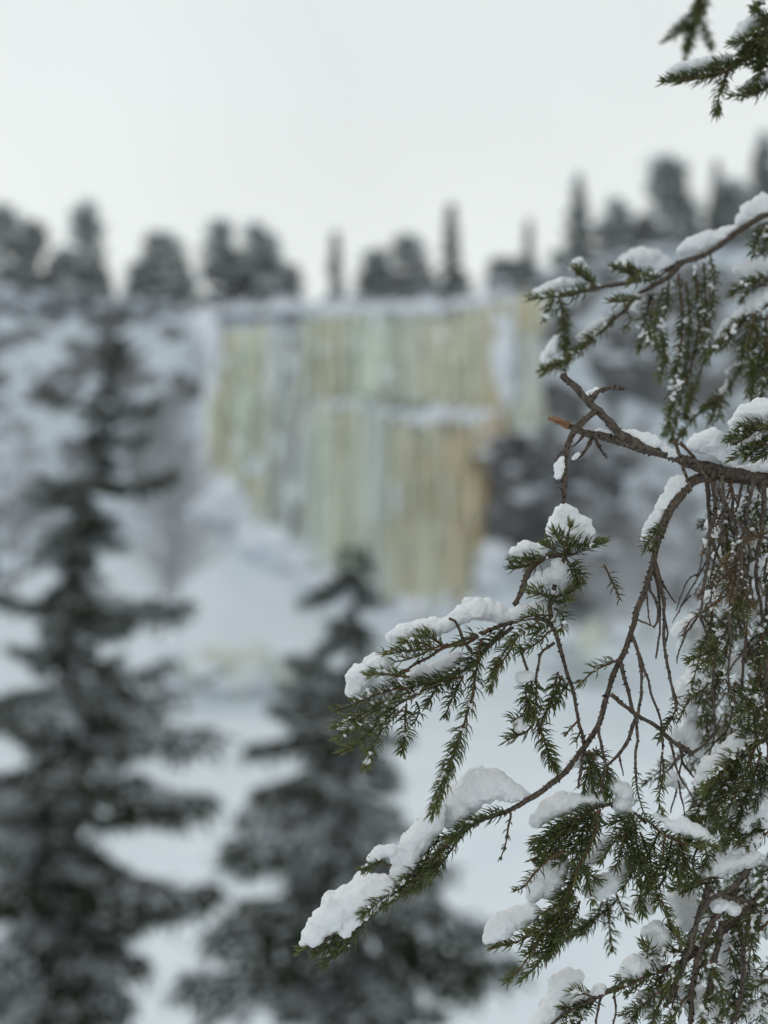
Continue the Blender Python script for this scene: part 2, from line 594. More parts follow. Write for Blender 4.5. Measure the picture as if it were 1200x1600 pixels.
# snow bank on the ledge between the tiers, and at the top lip
g = Geo()
for px in np.arange(476, 795, 9):
    yy = np.interp(px, [470, 560, 640, 780], [634, 636, 655, 655]) + rng.uniform(-8, 6)
    c = at(px, yy, DC + 0.4 + rng.uniform(-.5, .5))
    blob(g, c, (rng.uniform(.7, 1.3), 1.1, rng.uniform(.35, .9) * (1.0 if px > 640 else 0.6)), ICO2, 0, .25)
for px in np.arange(318, 800, 8):
    c = at(px, np.interp(px, [318, 345, 700, 800], [500, 486, 480, 464]) + rng.uniform(-5, 7), DC + 2.6)
    blob(g, c, (rng.uniform(.5, 1.1), 1.0, rng.uniform(.25, .8)), ICO2, 0, .3)
for i in range(120):                                                   # snow drifted over the foot and the sides of the ice
    px = rng.uniform(318, 800)
    py = np.interp(px, BOT_PX, BOT_PY) + rng.uniform(-10, 40) + (10 if 600 < px < 770 else 0)
    sc = rng.uniform(.4, 1.9)
    c = at(px, py, DC - 1.6 - rng.uniform(0, 1.5))
    blob(g, c, (sc * rng.uniform(.7, 1.4), sc, sc * rng.uniform(.4, .9)), ICO2, 0, .4)
for i in range(34):                                                    # thin snow-white ice runs on below the columns
    px = rng.uniform(322, 790)
    py = np.interp(px, BOT_PX, BOT_PY) + rng.uniform(-34, 8)
    blob(g, at(px, py, DC - 1.7), (rng.uniform(.3, .9), .7, rng.uniform(.5, 1.8)), ICO2, 0, .4)
for i in range(44):
    px, py = (rng.normal(326, 9), rng.uniform(500, 770)) if i % 3 else (rng.normal(786, 5), rng.uniform(500, 620))
    blob(g, at(px, py, DC - .2), (rng.uniform(.3, .9), .8, rng.uniform(.6, 2.0)), ICO2, 0, .4)
for i in range(30):
    px = rng.uniform(330, 790); py = rng.uniform(500, 640) if px > 470 else rng.uniform(510, 760)
    c = at(px, py, DC + (1.6 if px > 470 else -1.1))
    blob(g, c, (rng.uniform(.3, .8), .5, rng.uniform(.3, 1.0)), ICO2, 0, .35)
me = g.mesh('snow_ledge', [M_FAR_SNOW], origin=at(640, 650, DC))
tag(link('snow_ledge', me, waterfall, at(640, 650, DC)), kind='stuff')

# low ice humps at the foot of the talus
for (px, py, d, w, label, k) in [(380, 1044, 112, 5.6, 'low pale yellowish ice hump at the foot of the snow cone, behind the tall spruce', 'grey'),
                                 (918, 1012, 116, 2.6, 'low pale ice hump at the cliff foot, seen past the drooping branch', 'grey')]:
    g = Geo(); c = at(px, py, d)
    for i in range(13):
        cc = c + np.array([rng.uniform(-w, w) * .75, rng.uniform(-1, 1), rng.uniform(-.8, .9)])
        blob(g, cc, (rng.uniform(.9, 1.6), 1.0, rng.uniform(.9, 1.7)), ICO2, 0, .25)
    for i in range(24):
        cc = c + np.array([rng.uniform(-w, w) * 1.1, rng.uniform(-1.6, .4), rng.uniform(-1.3, 1.7)])
        sc = rng.uniform(.3, 1.1)
        blob(g, cc, (sc * 1.3, sc, sc * rng.uniform(.4, .8)), ICO2, 1, .4)
    o = link('ice_hump', g.mesh('ice_hump', [ICE[k], M_FAR_SNOW], origin=c), None, c)
    tag(o, label, 'ice')


M_DARK_ROCK = bark_mat('dark_rock', (0.082, 0.083, 0.086), (0.23, 0.23, 0.235), 1.2, bd=.2)
for (px, py, w, h, d, n_, label) in [(812, 765, 34, 66, 131.5, 16, 'dark bare rock buttress at the right side of the brown ice edge'),
                                     (935, 745, 60, 46, 126, 12, 'dark rock face on the slope seen under the dead branch'),
                                     (905, 905, 40, 40, 124, 10, 'dark rock step low on the slope left of the drooping branch'),
                                     (1010, 560, 50, 40, 125, 10, 'dark rock band high on the slope behind the hanging green bunch')]:
    g = Geo(); c0 = at(px, py, d)
    for i in range(n_):
        c = at(px + rng.uniform(-w, w), py + rng.uniform(-h, h), d + rng.uniform(-.8, 1.2))
        blob(g, c, (rng.uniform(.8, 1.9), 1.6, rng.uniform(.8, 2.2)), ICO2, 0, .45, 2.0)
        for q in range(2): blob(g, c + [rng.normal(0, .9), -.3, rng.uniform(1.0, 1.9)], (rng.uniform(.5, 1.4), 1.2, rng.uniform(.2, .5)), ICO2, 1, .3)
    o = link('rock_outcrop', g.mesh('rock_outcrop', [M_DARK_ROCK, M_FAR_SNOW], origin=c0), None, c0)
    tag(o, label, 'rock')


# ------------------------------------------------------------------ far trees on the cliff top
def blades(g, C, L, W, m=0, tone=None, up=None):
    """Small flat leaf blades (one quad each) centred at rows of C with random directions."""
    n = len(C)
    D = unit(rng.normal(size=(n, 3))) if up is None else up
    S = unit(np.cross(D, rng.normal(size=(n, 3))))
    L = np.broadcast_to(L, (n,))[:, None]; W = np.broadcast_to(W, (n,))[:, None]
    a = C - D * L * .5; e = C + D * L * .5
    V = np.stack([a - S * W * .5, a + S * W * .5, e + S * W * .25, e - S * W * .25], 1).reshape(-1, 3)
    F = np.arange(n * 4).reshape(n, 4)
    tn = rng.uniform(0, 1, n) if tone is None else tone
    g.add(V, F, m, np.repeat(tn, 4))


M_FROST_NEEDLE = needle_mat('frosted_needles', (0.15, 0.162, 0.148), (0.26, 0.275, 0.255), (0.40, 0.41, 0.395))
M_PALE_BARK = bark_mat('grey_branch_bark', (0.14, 0.12, 0.12), (0.30, 0.27, 0.26), 6, bd=0.02)


def pine_meshes(seed, w, narrow=False):
    """unit-height pine: bare leaning trunk and a ragged crown of separate needle clumps"""
    global rng
    keep = rng; rng = np.random.default_rng(seed)
    g = Geo()
    n = 10; tt = np.linspace(0, 1, n)
    lean = rng.normal(0, .05, 2)
    P = np.stack([lean[0] * tt + .02 * np.sin(tt * 5 + seed), lean[1] * tt, tt * .96], -1)
    g.tube(P, .018 * (1.15 - tt), 6)
    c = Geo()
    for i in range(30):
        h = rng.uniform(.12, .97)
        a = rng.uniform(0, 2 * math.pi)
        prof = w * 1.25 * min(1, .8 + h) * (1.04 - h) ** .7 * rng.uniform(.55, 1.25)
        rr = prof * rng.uniform(.25, 1)
        p0 = np.array([np.interp(h, tt, P[:, 0]), np.interp(h, tt, P[:, 1]), h])
        p1 = p0 + np.array([math.cos(a) * rr, math.sin(a) * rr, rng.uniform(-.02, .06)])
        g.tube(np.linspace(p0, p1, 4), np.array([.007, .005, .004, .002]), 4)
        m = 70
        C = p1 + rng.normal(size=(m, 3)) * np.array([.060, .060, .034])
        blades(c, C, .05, .028, 0, rng.uniform(0, .8, m))
        C = p1 + np.array([0, 0, .018]) + rng.normal(size=(40, 3)) * np.array([.05, .05, .02])
        blades(c, C, .045, .03, 1)
    r = g.mesh('pine_trunk', [M_TRUNK]), c.mesh('pine_crown', [M_FROST_NEEDLE, M_FAR_SNOW], smooth=False)
    rng = keep
    return r


def spire_meshes(seed, w):
    """unit-height narrow spruce"""
    global rng
    keep = rng; rng = np.random.default_rng(seed)
    g = Geo()
    tt = np.linspace(0, 1, 8)
    g.tube(np.stack([tt * 0, tt * 0, tt * .99], -1), .016 * (1.1 - tt), 6)
    c = Geo()
    for h in np.linspace(.1, .97, 26):
        for k in range(5):
            a = rng.uniform(0, 2 * math.pi)
            rr = w * (1 - h) ** .8 * rng.uniform(.5, 1.15) + .012
            m = int(20 + 260 * rr)
            s = rng.uniform(0, 1, m) ** .8
            C = np.stack([np.cos(a) * rr * s, np.sin(a) * rr * s, h - .25 * rr * s], -1) + rng.normal(size=(m, 3)) * .011
            blades(c, C, .035, .02, 0, rng.uniform(0, .8, m))
            q = m // 5
            C = np.stack([np.cos(a) * rr * s[:q], np.sin(a) * rr * s[:q], h + .012 - .25 * rr * s[:q]], -1) + rng.normal(size=(q, 3)) * .008
            blades(c, C, .035, .025, 1)
    r = g.mesh('spruce_trunk', [M_TRUNK]), c.mesh('spruce_crown', [M_FROST_NEEDLE, M_FAR_SNOW], smooth=False)
    rng = keep
    return r


PINES = [pine_meshes(s, w) for s, w in ((1, .26), (2, .20), (3, .30), (4, .16))]
SPIRES = [spire_meshes(s, w) for s, w in ((11, .16), (12, .11), (13, .22))]

def scrub_meshes(seed):
    """low scrub bowed under snow: a few stems, a thin crown and pillows of snow"""
    global rng
    keep = rng; rng = np.random.default_rng(seed)
    g, c = Geo(), Geo()
    for i in range(12):
        a = rng.uniform(0, 6.28); e = np.array([math.cos(a) * .55, math.sin(a) * .55, rng.uniform(.3, .9)]) * rng.uniform(.5, 1)
        g.tube(np.linspace([0, 0, 0], e, 4), np.linspace(.02, .006, 4), 4)
        C = e * rng.uniform(.5, 1.05, (26, 1)) + rng.normal(size=(26, 3)) * .07
        blades(c, C, .09, .04, 0)
        for q in range(2):
            blob(c, e * rng.uniform(.6, 1.05) + [0, 0, .05], (rng.uniform(.10, .24), rng.uniform(.10, .24), rng.uniform(.05, .13)), ICO1, 1, .35)
    r = g.mesh('scrub_stems', [M_TRUNK]), c.mesh('scrub_crown', [M_FROST_NEEDLE, M_FAR_SNOW], smooth=False)
    rng = keep
    return r


SCRUB = [scrub_meshes(q) for q in (21, 22, 23)]

# (px of stem, py of top, depth behind the cliff edge, kind, variant, width factor, label)
TREELINE = [
    (8, 322, 5, 'p', 0, 1.0, 'frosted pine at the left end of the cliff-top row'),
    (48, 356, 9, 'p', 1, 1.0, 'slim frosted pine just right of the leftmost cliff-top pine'),
    (118, 330, 4, 'p', 2, .9, 'open-crowned pine on the cliff rim above the tall dark spruce'),
    (88, 395, 7, 'p', 0, 1.1, 'short bushy pine left of the open-crowned rim pine'),
    (158, 405, 6, 's', 0, 1.2, 'low grey spruce on the rim right behind the tip of the tall dark spruce'),
    (258, 362, 4, 'p', 0, 1.25, 'bushy rim pine left of the bright sky gap in the tree row'),
    (215, 405, 6, 'p', 2, 1.0, 'short pine tucked against the left side of the bushy rim pine'),
    (288, 420, 5, 'p', 1, 1.0, 'small pine at the edge of the bright sky gap'),
    (345, 352, 4, 'p', 3, 1.0, 'narrow pine forming the right side of the bright sky gap'),
    (376, 402, 6, 'p', 1, 1.2, 'short pine between the narrow pine and the broad rounded pine'),
    (425, 360, 4, 'p', 2, 1.0, 'broad rounded grey pine above the pale fall of ice'),
    (402, 388, 7, 'p', 0, 1.0, 'pine half hidden behind the left shoulder of the broad rounded pine'),
    (456, 415, 5, 'p', 0, 1.1, 'low pine against the right foot of the broad rounded pine'),
    (524, 362, 5, 's', 1, 1.15, 'thin lone spruce standing in a wide gap of the tree row'),
    (590, 398, 5, 'p', 1, 1.3, 'small grey pine left of the two taller trees above the mint ice'),
    (642, 366, 5, 'p', 0, 1.0, 'tall pine with snow in its crown next to the sharp pointed spruce'),
    (612, 412, 7, 'p', 2, .9, 'low pine squeezed in front of the tall pine above the mint ice'),
    (705, 318, 4, 's', 0, 1.0, 'dark sharply pointed spruce on the rim above the ochre ice'),
    (668, 420, 6, 'p', 0, 1.0, 'low bush-like pine at the left foot of the pointed rim spruce'),
    (826, 342, 8, 's', 1, 1.0, 'faint slender spruce where the rim starts to climb'),
    (770, 425, 6, 'p', 2, 1.0, 'low snowy scrub pine between the pointed spruce and the faint slender one'),
    (903, 272, 6, 's', 2, 1.0, 'dark full spruce standing first on the climbing rim'),
    (945, 340, 8, 'p', 0, 1.1, 'grey pine close behind the dark full spruce on the climbing rim'),
    (975, 318, 7, 'p', 2, .9, 'rounded grey pine in the middle of the climbing rim'),
    (1045, 258, 6, 'p', 1, 1.2, 'tall open pine on the climbing rim with sky showing through'),
    (1012, 335, 8, 'p', 0, 1.1, 'short pine left of the tall open pine on the climbing rim'),
    (1080, 320, 7, 'p', 2, 1.0, 'dense grey pine right of the tall open pine'),
    (1120, 250, 6, 's', 0, .9, 'thin pointed spruce high on the climbing rim'),
    (1158, 280, 7, 'p', 2, 1.2, 'dense dark pine right of the thin pointed spruce on the climbing rim'),
    (1196, 205, 2, 's', 2, 1.2, 'big dark tree at the right end of the cliff-top row'),
]


def far_tree(px, py, v, kind, k, wf, label, group):
    x0 = (px - 600) / FPX * DC
    y = float(cliff_y(np.array([x0]), np.array([1.0]))[0]) + v
    x = (px - 600) / FPX * y
    zb = plateau_z(x, v) - .25
    zt = (800 - py) / FPX * y
    h = max(zt - zb, 1.2)
    tm, cm = {'p': PINES, 's': SPIRES, 'b': SCRUB}[kind][k]
    o = link({'p': 'pine_tree', 's': 'spruce_tree', 'b': 'scrub_bush'}[kind], None, None, (x, y, zb))
    w = max(h, 1.0)
    o.scale = (w * wf, w * wf, h)
    o.rotation_euler.z = rng.uniform(0, 6.28)
    tag(o, label, 'bush' if kind == 'b' else 'tree', group)
    for nm, me in (('trunk', tm), ('crown', cm)):
        c = bpy.data.objects.new(nm, me); col.objects.link(c); c.parent = o
    return o


for (px, py, v, kind, k, wf, label) in TREELINE:
    far_tree(px, py, v, kind, k, wf, label, 'trees along the cliff top')
for i in range(30):
    px = i * 42 - 60 + rng.uniform(-12, 12)
    if 296 < px < 328: continue
    far_tree(px, float(np.interp(px, TOP_PX, TOP_PY)) - rng.uniform(6, 28), rng.uniform(1.5, 4), 'b', i % 3, rng.uniform(1.2, 2.2),
             'low snow-covered scrub at the feet of the cliff-top trees', 'snowy scrub along the cliff edge')
for i in range(104):
    px = rng.uniform(-260, 1420)
    if 292 < px < 332 or 480 < px < 560: continue
    py = np.interp(px, [-260, 600, 860, 1200, 1420], [430, 436, 405, 330, 300]) + rng.uniform(-20, 18)
    far_tree(px, py, rng.uniform(5, 20), 'p' if rng.random() < .45 else 's', int(rng.integers(3)), rng.uniform(.9, 1.3),
             'small grey tree in the thin wood set back behind the cliff-top row', 'thin wood behind the cliff-top row')


# ------------------------------------------------------------------ bare frosted bushes and birches near the cliff foot
M_FROST_TWIG = bark_mat('frosted_twigs', (0.36, 0.365, 0.385), (0.60, 0.61, 0.63), 5, bd=0.01)


def bare_tree(px_base, py_base, d, h, seed, label, group, name='birch_tree', dens=1.0):
    global rng
    keep = rng; rng = np.random.default_rng(seed)
    o3 = at(px_base, py_base, d)
    root = link(name, None, None, o3)
    tag(root, label, 'tree' if name == 'birch_tree' else 'bush', group)
    tr, cr = Geo(), Geo()
    stems = 1 if name == 'birch_tree' else 5
    for s in range(stems):
        lean = rng.normal(0, .08 if stems == 1 else .35, 2)
        n = 9; tt = np.linspace(0, 1, n)
        P = o3 + np.stack([lean[0] * h * tt + .02 * h * np.sin(4 * tt + s), lean[1] * h * tt, h * tt * (1 if stems == 1 else rng.uniform(.6, 1))], -1)
        tr.tube(P, .012 * h * (1.1 - tt) * (1 if stems == 1 else .5), 6)
        for i in range(int(46 * dens / (1 if stems == 1 else 3))):
            k = rng.uniform(.2, .98)
            p0 = np.array([np.interp(k, tt, P[:, j]) for j in range(3)])
            a = rng.uniform(0, 6.28); l = h * .34 * (1.15 - k) * rng.uniform(.6, 1.2)
            e = p0 + l * np.array([math.cos(a), math.sin(a), rng.uniform(.3, 1.0)])
            Q = spline([p0, (p0 + e) / 2 + [0, 0, -.04 * l], e], 5)
            cr.tube(Q, np.linspace(.0045 * h, .0012 * h, 5), 4)
            for q in range(7):
                u = rng.uniform(.25, 1)
                s0 = np.array([np.interp(u, np.linspace(0, 1, 5), Q[:, j]) for j in range(3)])
                dv = unit(rng.normal(size=3) + [0, 0, .3]) * l * rng.uniform(.2, .45)
                cr.tube(np.array([s0, s0 + dv * .5, s0 + dv - [0, 0, .06 * l]]), [.0018 * h, .0013 * h, .0007 * h], 3)
    link('trunk', tr.mesh('trunk', [M_PALE_BARK], origin=o3), root, o3)
    link('crown', cr.mesh('crown', [M_FROST_TWIG], origin=o3), root, o3)
    rng = keep


bare_tree(272, 985, 92, 15.5, 31, 'bare greyish birch right of the tall dark spruce, in front of the cliff', 'bare birches', dens=3.2)
bare_tree(246, 1000, 88, 12.5, 44, 'second bare birch close beside the right side of the tall dark spruce', 'bare birches', dens=2.6)
bare_tree(20, 930, 104, 13, 32, 'bare grey birch at the left edge behind the tall dark spruce', 'bare birches', dens=2.0)
bare_tree(940, 985, 100, 8.5, 33, 'frosted grey bush before the dark rock, right of the ice', 'frosted bushes', 'bush', 1.3)
bare_tree(1010, 1000, 96, 11.5, 34, 'bare grey birch behind the drooping foreground branch', 'bare birches', dens=1.3)
bare_tree(1090, 1010, 90, 12, 35, 'bare grey birch hidden behind the snowy tangle of foreground twigs', 'bare birches', dens=1.2)
bare_tree(975, 975, 106, 7.5, 41, 'broad frosted bush between the dark rock and the drooping branch', 'frosted bushes', 'bush', 1.5)
bare_tree(905, 850, 122, 5.5, 42, 'grey bush growing on the dark rock beside the brown ice edge', 'frosted bushes', 'bush', 1.3)
bare_tree(1000, 760, 121, 7.0, 43, 'grey birch on the rock slope behind the dead branch', 'bare birches', dens=1.3)
bare_tree(870, 935, 112, 4.6, 36, 'small frosted bush at the foot of the brown ice edge', 'frosted bushes', 'bush', 1.0)


# ------------------------------------------------------------------ spruces standing in the valley
def bough_meshes(seed, snow=0.5):
    """unit-length bough along +X: a drooping stem with side twigs and hanging twiglets full of needles, and its snow"""
    global rng
    keep = rng; rng = np.random.default_rng(seed)
    g, s = Geo(), Geo()
    n = 14; tt = np.linspace(0, 1, n)
    bend = rng.uniform(.16, .46)
    def axis(t): return np.stack([t, .03 * np.sin(t * 5 + seed), -bend * 1.25 * t + bend * 1.05 * t ** 2.2], -1)
    A = axis(tt)
    g.tube(A, .012 * (1.08 - tt), 5, 0)
    segs = [(A, .020)]
    for sgn in (1, -1):
        for t0 in np.linspace(.14, .96, 17) + rng.normal(0, .012, 17):
            l = (.44 * (1 - t0) ** .7 + .09) * rng.uniform(.75, 1.15) * min(1, .35 + t0 * 2.2)
            p0 = axis(np.array([t0]))[0]
            dv = np.array([.62, sgn * .78, rng.uniform(-.35, -.05)])
            P = spline([p0, p0 + dv * l * .5, p0 + dv * l + [0, 0, -.12 * l]], 6)
            g.tube(P, np.linspace(.0045, .0015, 6), 4, 0)
            segs.append((P, .017))
            for q in range(int(3 + l * 14)):
                u = rng.uniform(.1, 1)
                b0 = np.array([np.interp(u, np.linspace(0, 1, 6), P[:, j]) for j in range(3)])
                dd = np.array([rng.uniform(.0, .7), rng.normal(0, .5), rng.uniform(-1, .1)])
                h = unit(dd) * rng.uniform(.06, .19)
                Q = np.linspace(b0, b0 + h, 4)
                segs.append((Q, .015))
    for P, w in segs:
        ln = np.linalg.norm(np.diff(P, axis=0), axis=1).sum()
        m = max(8, int(ln * 210))
        u = rng.uniform(0, 1, m)
        C = np.stack([np.interp(u, np.linspace(0, 1, len(P)), P[:, j]) for j in range(3)], -1)
        d = unit(unit(P[-1] - P[0]) * .8 + unit(rng.normal(size=(m, 3))))
        blades(g, C + d * w * .6, w * 1.7, .011, 1, rng.uniform(0, 1, m), up=d)
    for P, w in segs:
        if len(P) == 4: 
            if rng.random() > snow * .25: continue
        ln = np.linalg.norm(np.diff(P, axis=0), axis=1).sum()
        k = int(ln * 26) + 1
        for q in range(k):
            if rng.random() > snow: continue
            u = rng.uniform(.1, 1)
            c = np.array([np.interp(u, np.linspace(0, 1, len(P)), P[:, j]) for j in range(3)])
            big = 1.0 if len(P) > 6 else .75
            blob(s, c + [0, 0, .012], (rng.uniform(.018, .040) * big, rng.uniform(.016, .034) * big, rng.uniform(.008, .016) * big), ICO1, 0, .3)
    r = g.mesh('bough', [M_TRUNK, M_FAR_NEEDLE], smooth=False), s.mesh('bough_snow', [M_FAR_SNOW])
    rng = keep
    return r


BOUGHS = [bough_meshes(s, f) for s, f in ((51, .34), (52, .58), (53, .18), (54, .52), (55, .40), (56, .75))]


def add_bough(root, p, az, length, pitch, k, roll=0.0):
    bm_, sm_ = BOUGHS[k]
    b_ = bpy.data.objects.new('bough', bm_); col.objects.link(b_); b_.parent = root
    b_.location = np.asarray(p) - WORLD[root]
    b_.rotation_euler = (roll, pitch, az)
    b_.scale = (length, length, length)
    s_ = bpy.data.objects.new('snow', sm_); col.objects.link(s_); s_.parent = b_; s_['kind'] = 'stuff'
    return b_


def valley_spruce(stem_px, d, base_extra, width_px, label, seed, fixed=(), nfill=60, top_frac=.05, snowy=False):
    """stem_px: (px, py) along the stem from the tip down; the stem goes on below the picture to the ground"""
    global rng
    keep = rng; rng = np.random.default_rng(seed)
    pts = [at(px, py, d) for px, py in stem_px]
    gz = float(ground_z(np.array([pts[-1][0]]), np.array([d]))[0]) - .2
    last = pts[-1].copy(); last[2] = gz; pts.append(last)
    S = spline(pts, 26)
    o3 = S[-1].copy()
    root = link('spruce_tree', None, None, o3)
    tag(root, label, 'tree', 'spruces standing below the cliff')
    H = S[0][2] - gz
    g = Geo()
    k = np.linspace(0, 1, 26)
    g.tube(S, .02 + .016 * H * k, 8, bump=.08, freq=3)
    link('trunk', g.mesh('trunk', [M_TRUNK], origin=o3), root, o3)
    def stem(z):
        zz = S[::-1, 2]
        return np.array([np.interp(z, zz, S[::-1, 0]), np.interp(z, zz, S[::-1, 1]), z])
    def zpx(py): return (800 - py) / FPX * d
    # the leader and its first short whorls
    for z_ in np.linspace(S[0][2] - .01 * H, S[0][2] - .07 * H, 8):
        for q in range(3):
            add_bough(root, stem(z_), rng.uniform(0, 6.28), rng.uniform(.25, .5) * (0.6 + 6 * (S[0][2] - z_) / H), rng.uniform(-.7, -.1), int(rng.integers(6)))
    for (py, tip_px, tip_py) in fixed:                      # boughs whose outline the photograph shows
        p = stem(zpx(py))
        e = at(tip_px, tip_py, d)
        dx = e[0] - p[0]
        l = math.hypot(dx, e[2] - p[2]) * 1.02
        az = (0 if dx > 0 else math.pi) + rng.uniform(-.3, .3)
        pitch = math.atan2(p[2] - e[2], abs(dx)) - .08
        add_bough(root, p, az, l, pitch, int(rng.integers(6)), 0)
        for q in range(0 if py < 720 else 2):
            add_bough(root, p + [0, 0, rng.normal(0, .012 * H)], az + rng.uniform(-.6, .6), l * rng.uniform(.45, .92), pitch + rng.uniform(-.25, .3), int(rng.integers(6)), rng.normal(0, .3))
    for i in range(46 if d > 24 else 16):                   # short dense boughs close to the stem in the upper part
        f = rng.uniform(.03, .36)
        z = S[0][2] - H * .92 * f
        py = 800 - z / d * FPX
        w = np.interp(py, [q[0] for q in width_px], [q[1] for q in width_px]) / FPX * d
        add_bough(root, stem(z), rng.uniform(0, 6.28), w * rng.uniform(.35, .75), rng.uniform(.0, .9), (0, 2, 4)[i % 3], rng.normal(0, .5))
    for i in range(nfill):
        f = (i + .5) / nfill
        f = top_frac + (1 - top_frac) * f
        z = S[0][2] - H * .92 * f
        py = 800 - z / d * FPX
        w = np.interp(py, [q[0] for q in width_px], [q[1] for q in width_px]) / FPX * d
        az = i * 2.399 + rng.uniform(-.4, .4)
        add_bough(root, stem(z), az, w * rng.uniform(.35, 1.05 if f < .35 else .95), rng.uniform(-.25, .75), 5 if snowy else int(rng.integers(6)), rng.normal(0, .25))
        if i % 3:
            add_bough(root, stem(z - .01 * H), az + 1.9, w * rng.uniform(.3, .5), rng.uniform(.1, .8), int((0, 2, 4)[int(rng.integers(3))]), rng.normal(0, .4))
    rng = keep
    return root


valley_spruce([(178, 470), (172, 560), (155, 650), (133, 800), (112, 950), (95, 1100), (76, 1300), (60, 1500), (52, 1600)], 26, 0,
              [(470, 26), (560, 46), (620, 58), (750, 78), (930, 115), (1150, 165), (1400, 200), (2000, 250)],
              'tall dark spruce leaning over at the left, branches dusted with snow', 61,
              fixed=[(640, 76, 600), (655, 250, 620), (700, 225, 672), (760, 40, 760), (760, 262, 730), (820, 60, 850), (910, 292, 935), (930, -10, 920),
                     (1060, 330, 1140), (1040, 260, 1035), (1180, 335, 1235), (1290, 330, 1385), (1330, 230, 1500), (1250, -40, 1300), (1420, 210, 1560), (1120, -30, 1120)],
              nfill=126)
valley_spruce([(552, 852), (556, 930), (552, 1050), (545, 1200), (548, 1400), (555, 1600)], 22, 0,
              [(852, 24), (900, 48), (1020, 80), (1120, 108), (1250, 138), (1400, 172), (1550, 215), (2000, 290)],
              'smaller dark snow-dusted spruce in the middle, its tip before the ice', 62,
              fixed=[(905, 470, 940), (900, 605, 935), (985, 455, 1020), (975, 598, 1000), (1090, 440, 1110), (1110, 640, 1150), (1200, 400, 1230), (1230, 650, 1290),
                     (1310, 330, 1450), (1330, 770, 1420), (1420, 800, 1490), (1440, 280, 1530), (1380, 380, 1400), (1060, 430, 1092), (1120, 392, 1170), (1170, 404, 1236), (1250, 352, 1330), (1280, 372, 1300), (1340, 700, 1350)],
              nfill=96)

# ------------------------------------------------------------------ the snow-laden spruce in front
TR = np.array([1.30, 2.15, 0.0])
TR[2] = float(ground_z(TR[:1], TR[1:2])[0]) - .1
spruce = link('spruce_tree', None, None, TR)
tag(spruce, 'snow-laden spruce close by at the right, its sharp green sprays drooping into view', 'tree')
g = Geo()
tz = np.linspace(0, 1, 20)
TP = np.stack([TR[0] + .03 * np.sin(tz * 4), TR[1] + 0 * tz, TR[2] + 6.6 * tz], -1)
g.tube(TP, .10 * (1.03 - tz), 12, bump=.12, freq=6)
link('trunk', g.mesh('trunk', [M_TRUNK], origin=TR), spruce, TR)
for i in range(46):                                          # the far side of its crown, outside the picture
    f = i / 46
    az = -1.25 + 2.5 * ((i * .618) % 1)
    add_bough(spruce, [TR[0], TR[1], TR[2] + .6 + 5.8 * f], az, (1.35 * (1 - f) + .2), rng.uniform(0, .3), i % 6)


class Branch:
    """One branch of the front spruce: own stem mesh, twigs and shoots as its children, dusting collected."""
    def __init__(self, pts, label=None, mat=None, k=9, bump=.16):
        # pts rows: px, py, depth, radius in px
        P = np.array([np.append(at(a, b_, d), r * d / FPX) for a, b_, d, r in pts])
        seg = np.linalg.norm(np.diff(P[:, :3], axis=0), axis=1).sum()
        n = max(10, int(seg / .006))
        Q = spline(P, n)
        Q[:, 3] = np.maximum(Q[:, 3] * .74, .0007)
        wob = np.stack([fbm(Q[:, :3] * 45 + s_, 2) for s_ in (0, 30, 60)], -1)
        Q[:, :3] += wob * .0014
        self.Q = Q
        self.o3 = P[0, :3]
        g = Geo()
        g.tube(Q[:, :3], Q[:, 3], k, 0, bump=bump * 1.35, freq=190)
        flakes(g, Q, 1, int(seg * 900))
        self.obj = link('branch', g.mesh('branch', [mat or M_BARK, M_FLAKE], origin=self.o3), spruce, self.o3)
        if label: self.obj['label'] = label
        self.dust = []
        self.count = 0


def flakes(g, Q, m, n):
    """bark scales and needle pegs standing out of the stem"""
    if n < 1: return
    i = rng.integers(0, len(Q) - 1, n)
    T, A, B = frames(Q[:, :3])
    a = rng.uniform(0, 6.28, n)
    Nn = A[i] * np.cos(a)[:, None] + B[i] * np.sin(a)[:, None]
    Sd = T[i] * .8 + np.cross(T[i], Nn) * rng.normal(0, .6, (n, 1))
    r = Q[i, 3][:, None]
    c = Q[i, :3] + Nn * r * .9
    h = rng.uniform(.0009, .0036, (n, 1)) * rng.uniform(.5, 1, (n, 1)) * np.minimum(1, r / .003 + .25)
    w = h * rng.uniform(.5, 1.0, (n, 1))
    Sd = unit(Sd)
    Cx = unit(np.cross(Sd, Nn))
    V = np.stack([c - Sd * w, c + Cx * w * .7, c + Sd * w * .6, c - Cx * w * .6, c + Nn * h + Sd * h * .5], 1).reshape(-1, 3)
    b0 = np.arange(n)[:, None] * 5
    F = np.concatenate([b0 + np.array([[0, 1, 4, 4]]), b0 + np.array([[1, 2, 4, 4]]), b0 + np.array([[2, 3, 4, 4]]), b0 + np.array([[3, 0, 4, 4]])])
    g.add(V, F, m)


def px3(pts, d0, d1=None):
    d1 = d0 if d1 is None else d1
    n = len(pts)
    return np.array([at(p[0], p[1], d0 + (d1 - d0) * i / max(1, n - 1)) for i, p in enumerate(pts)])


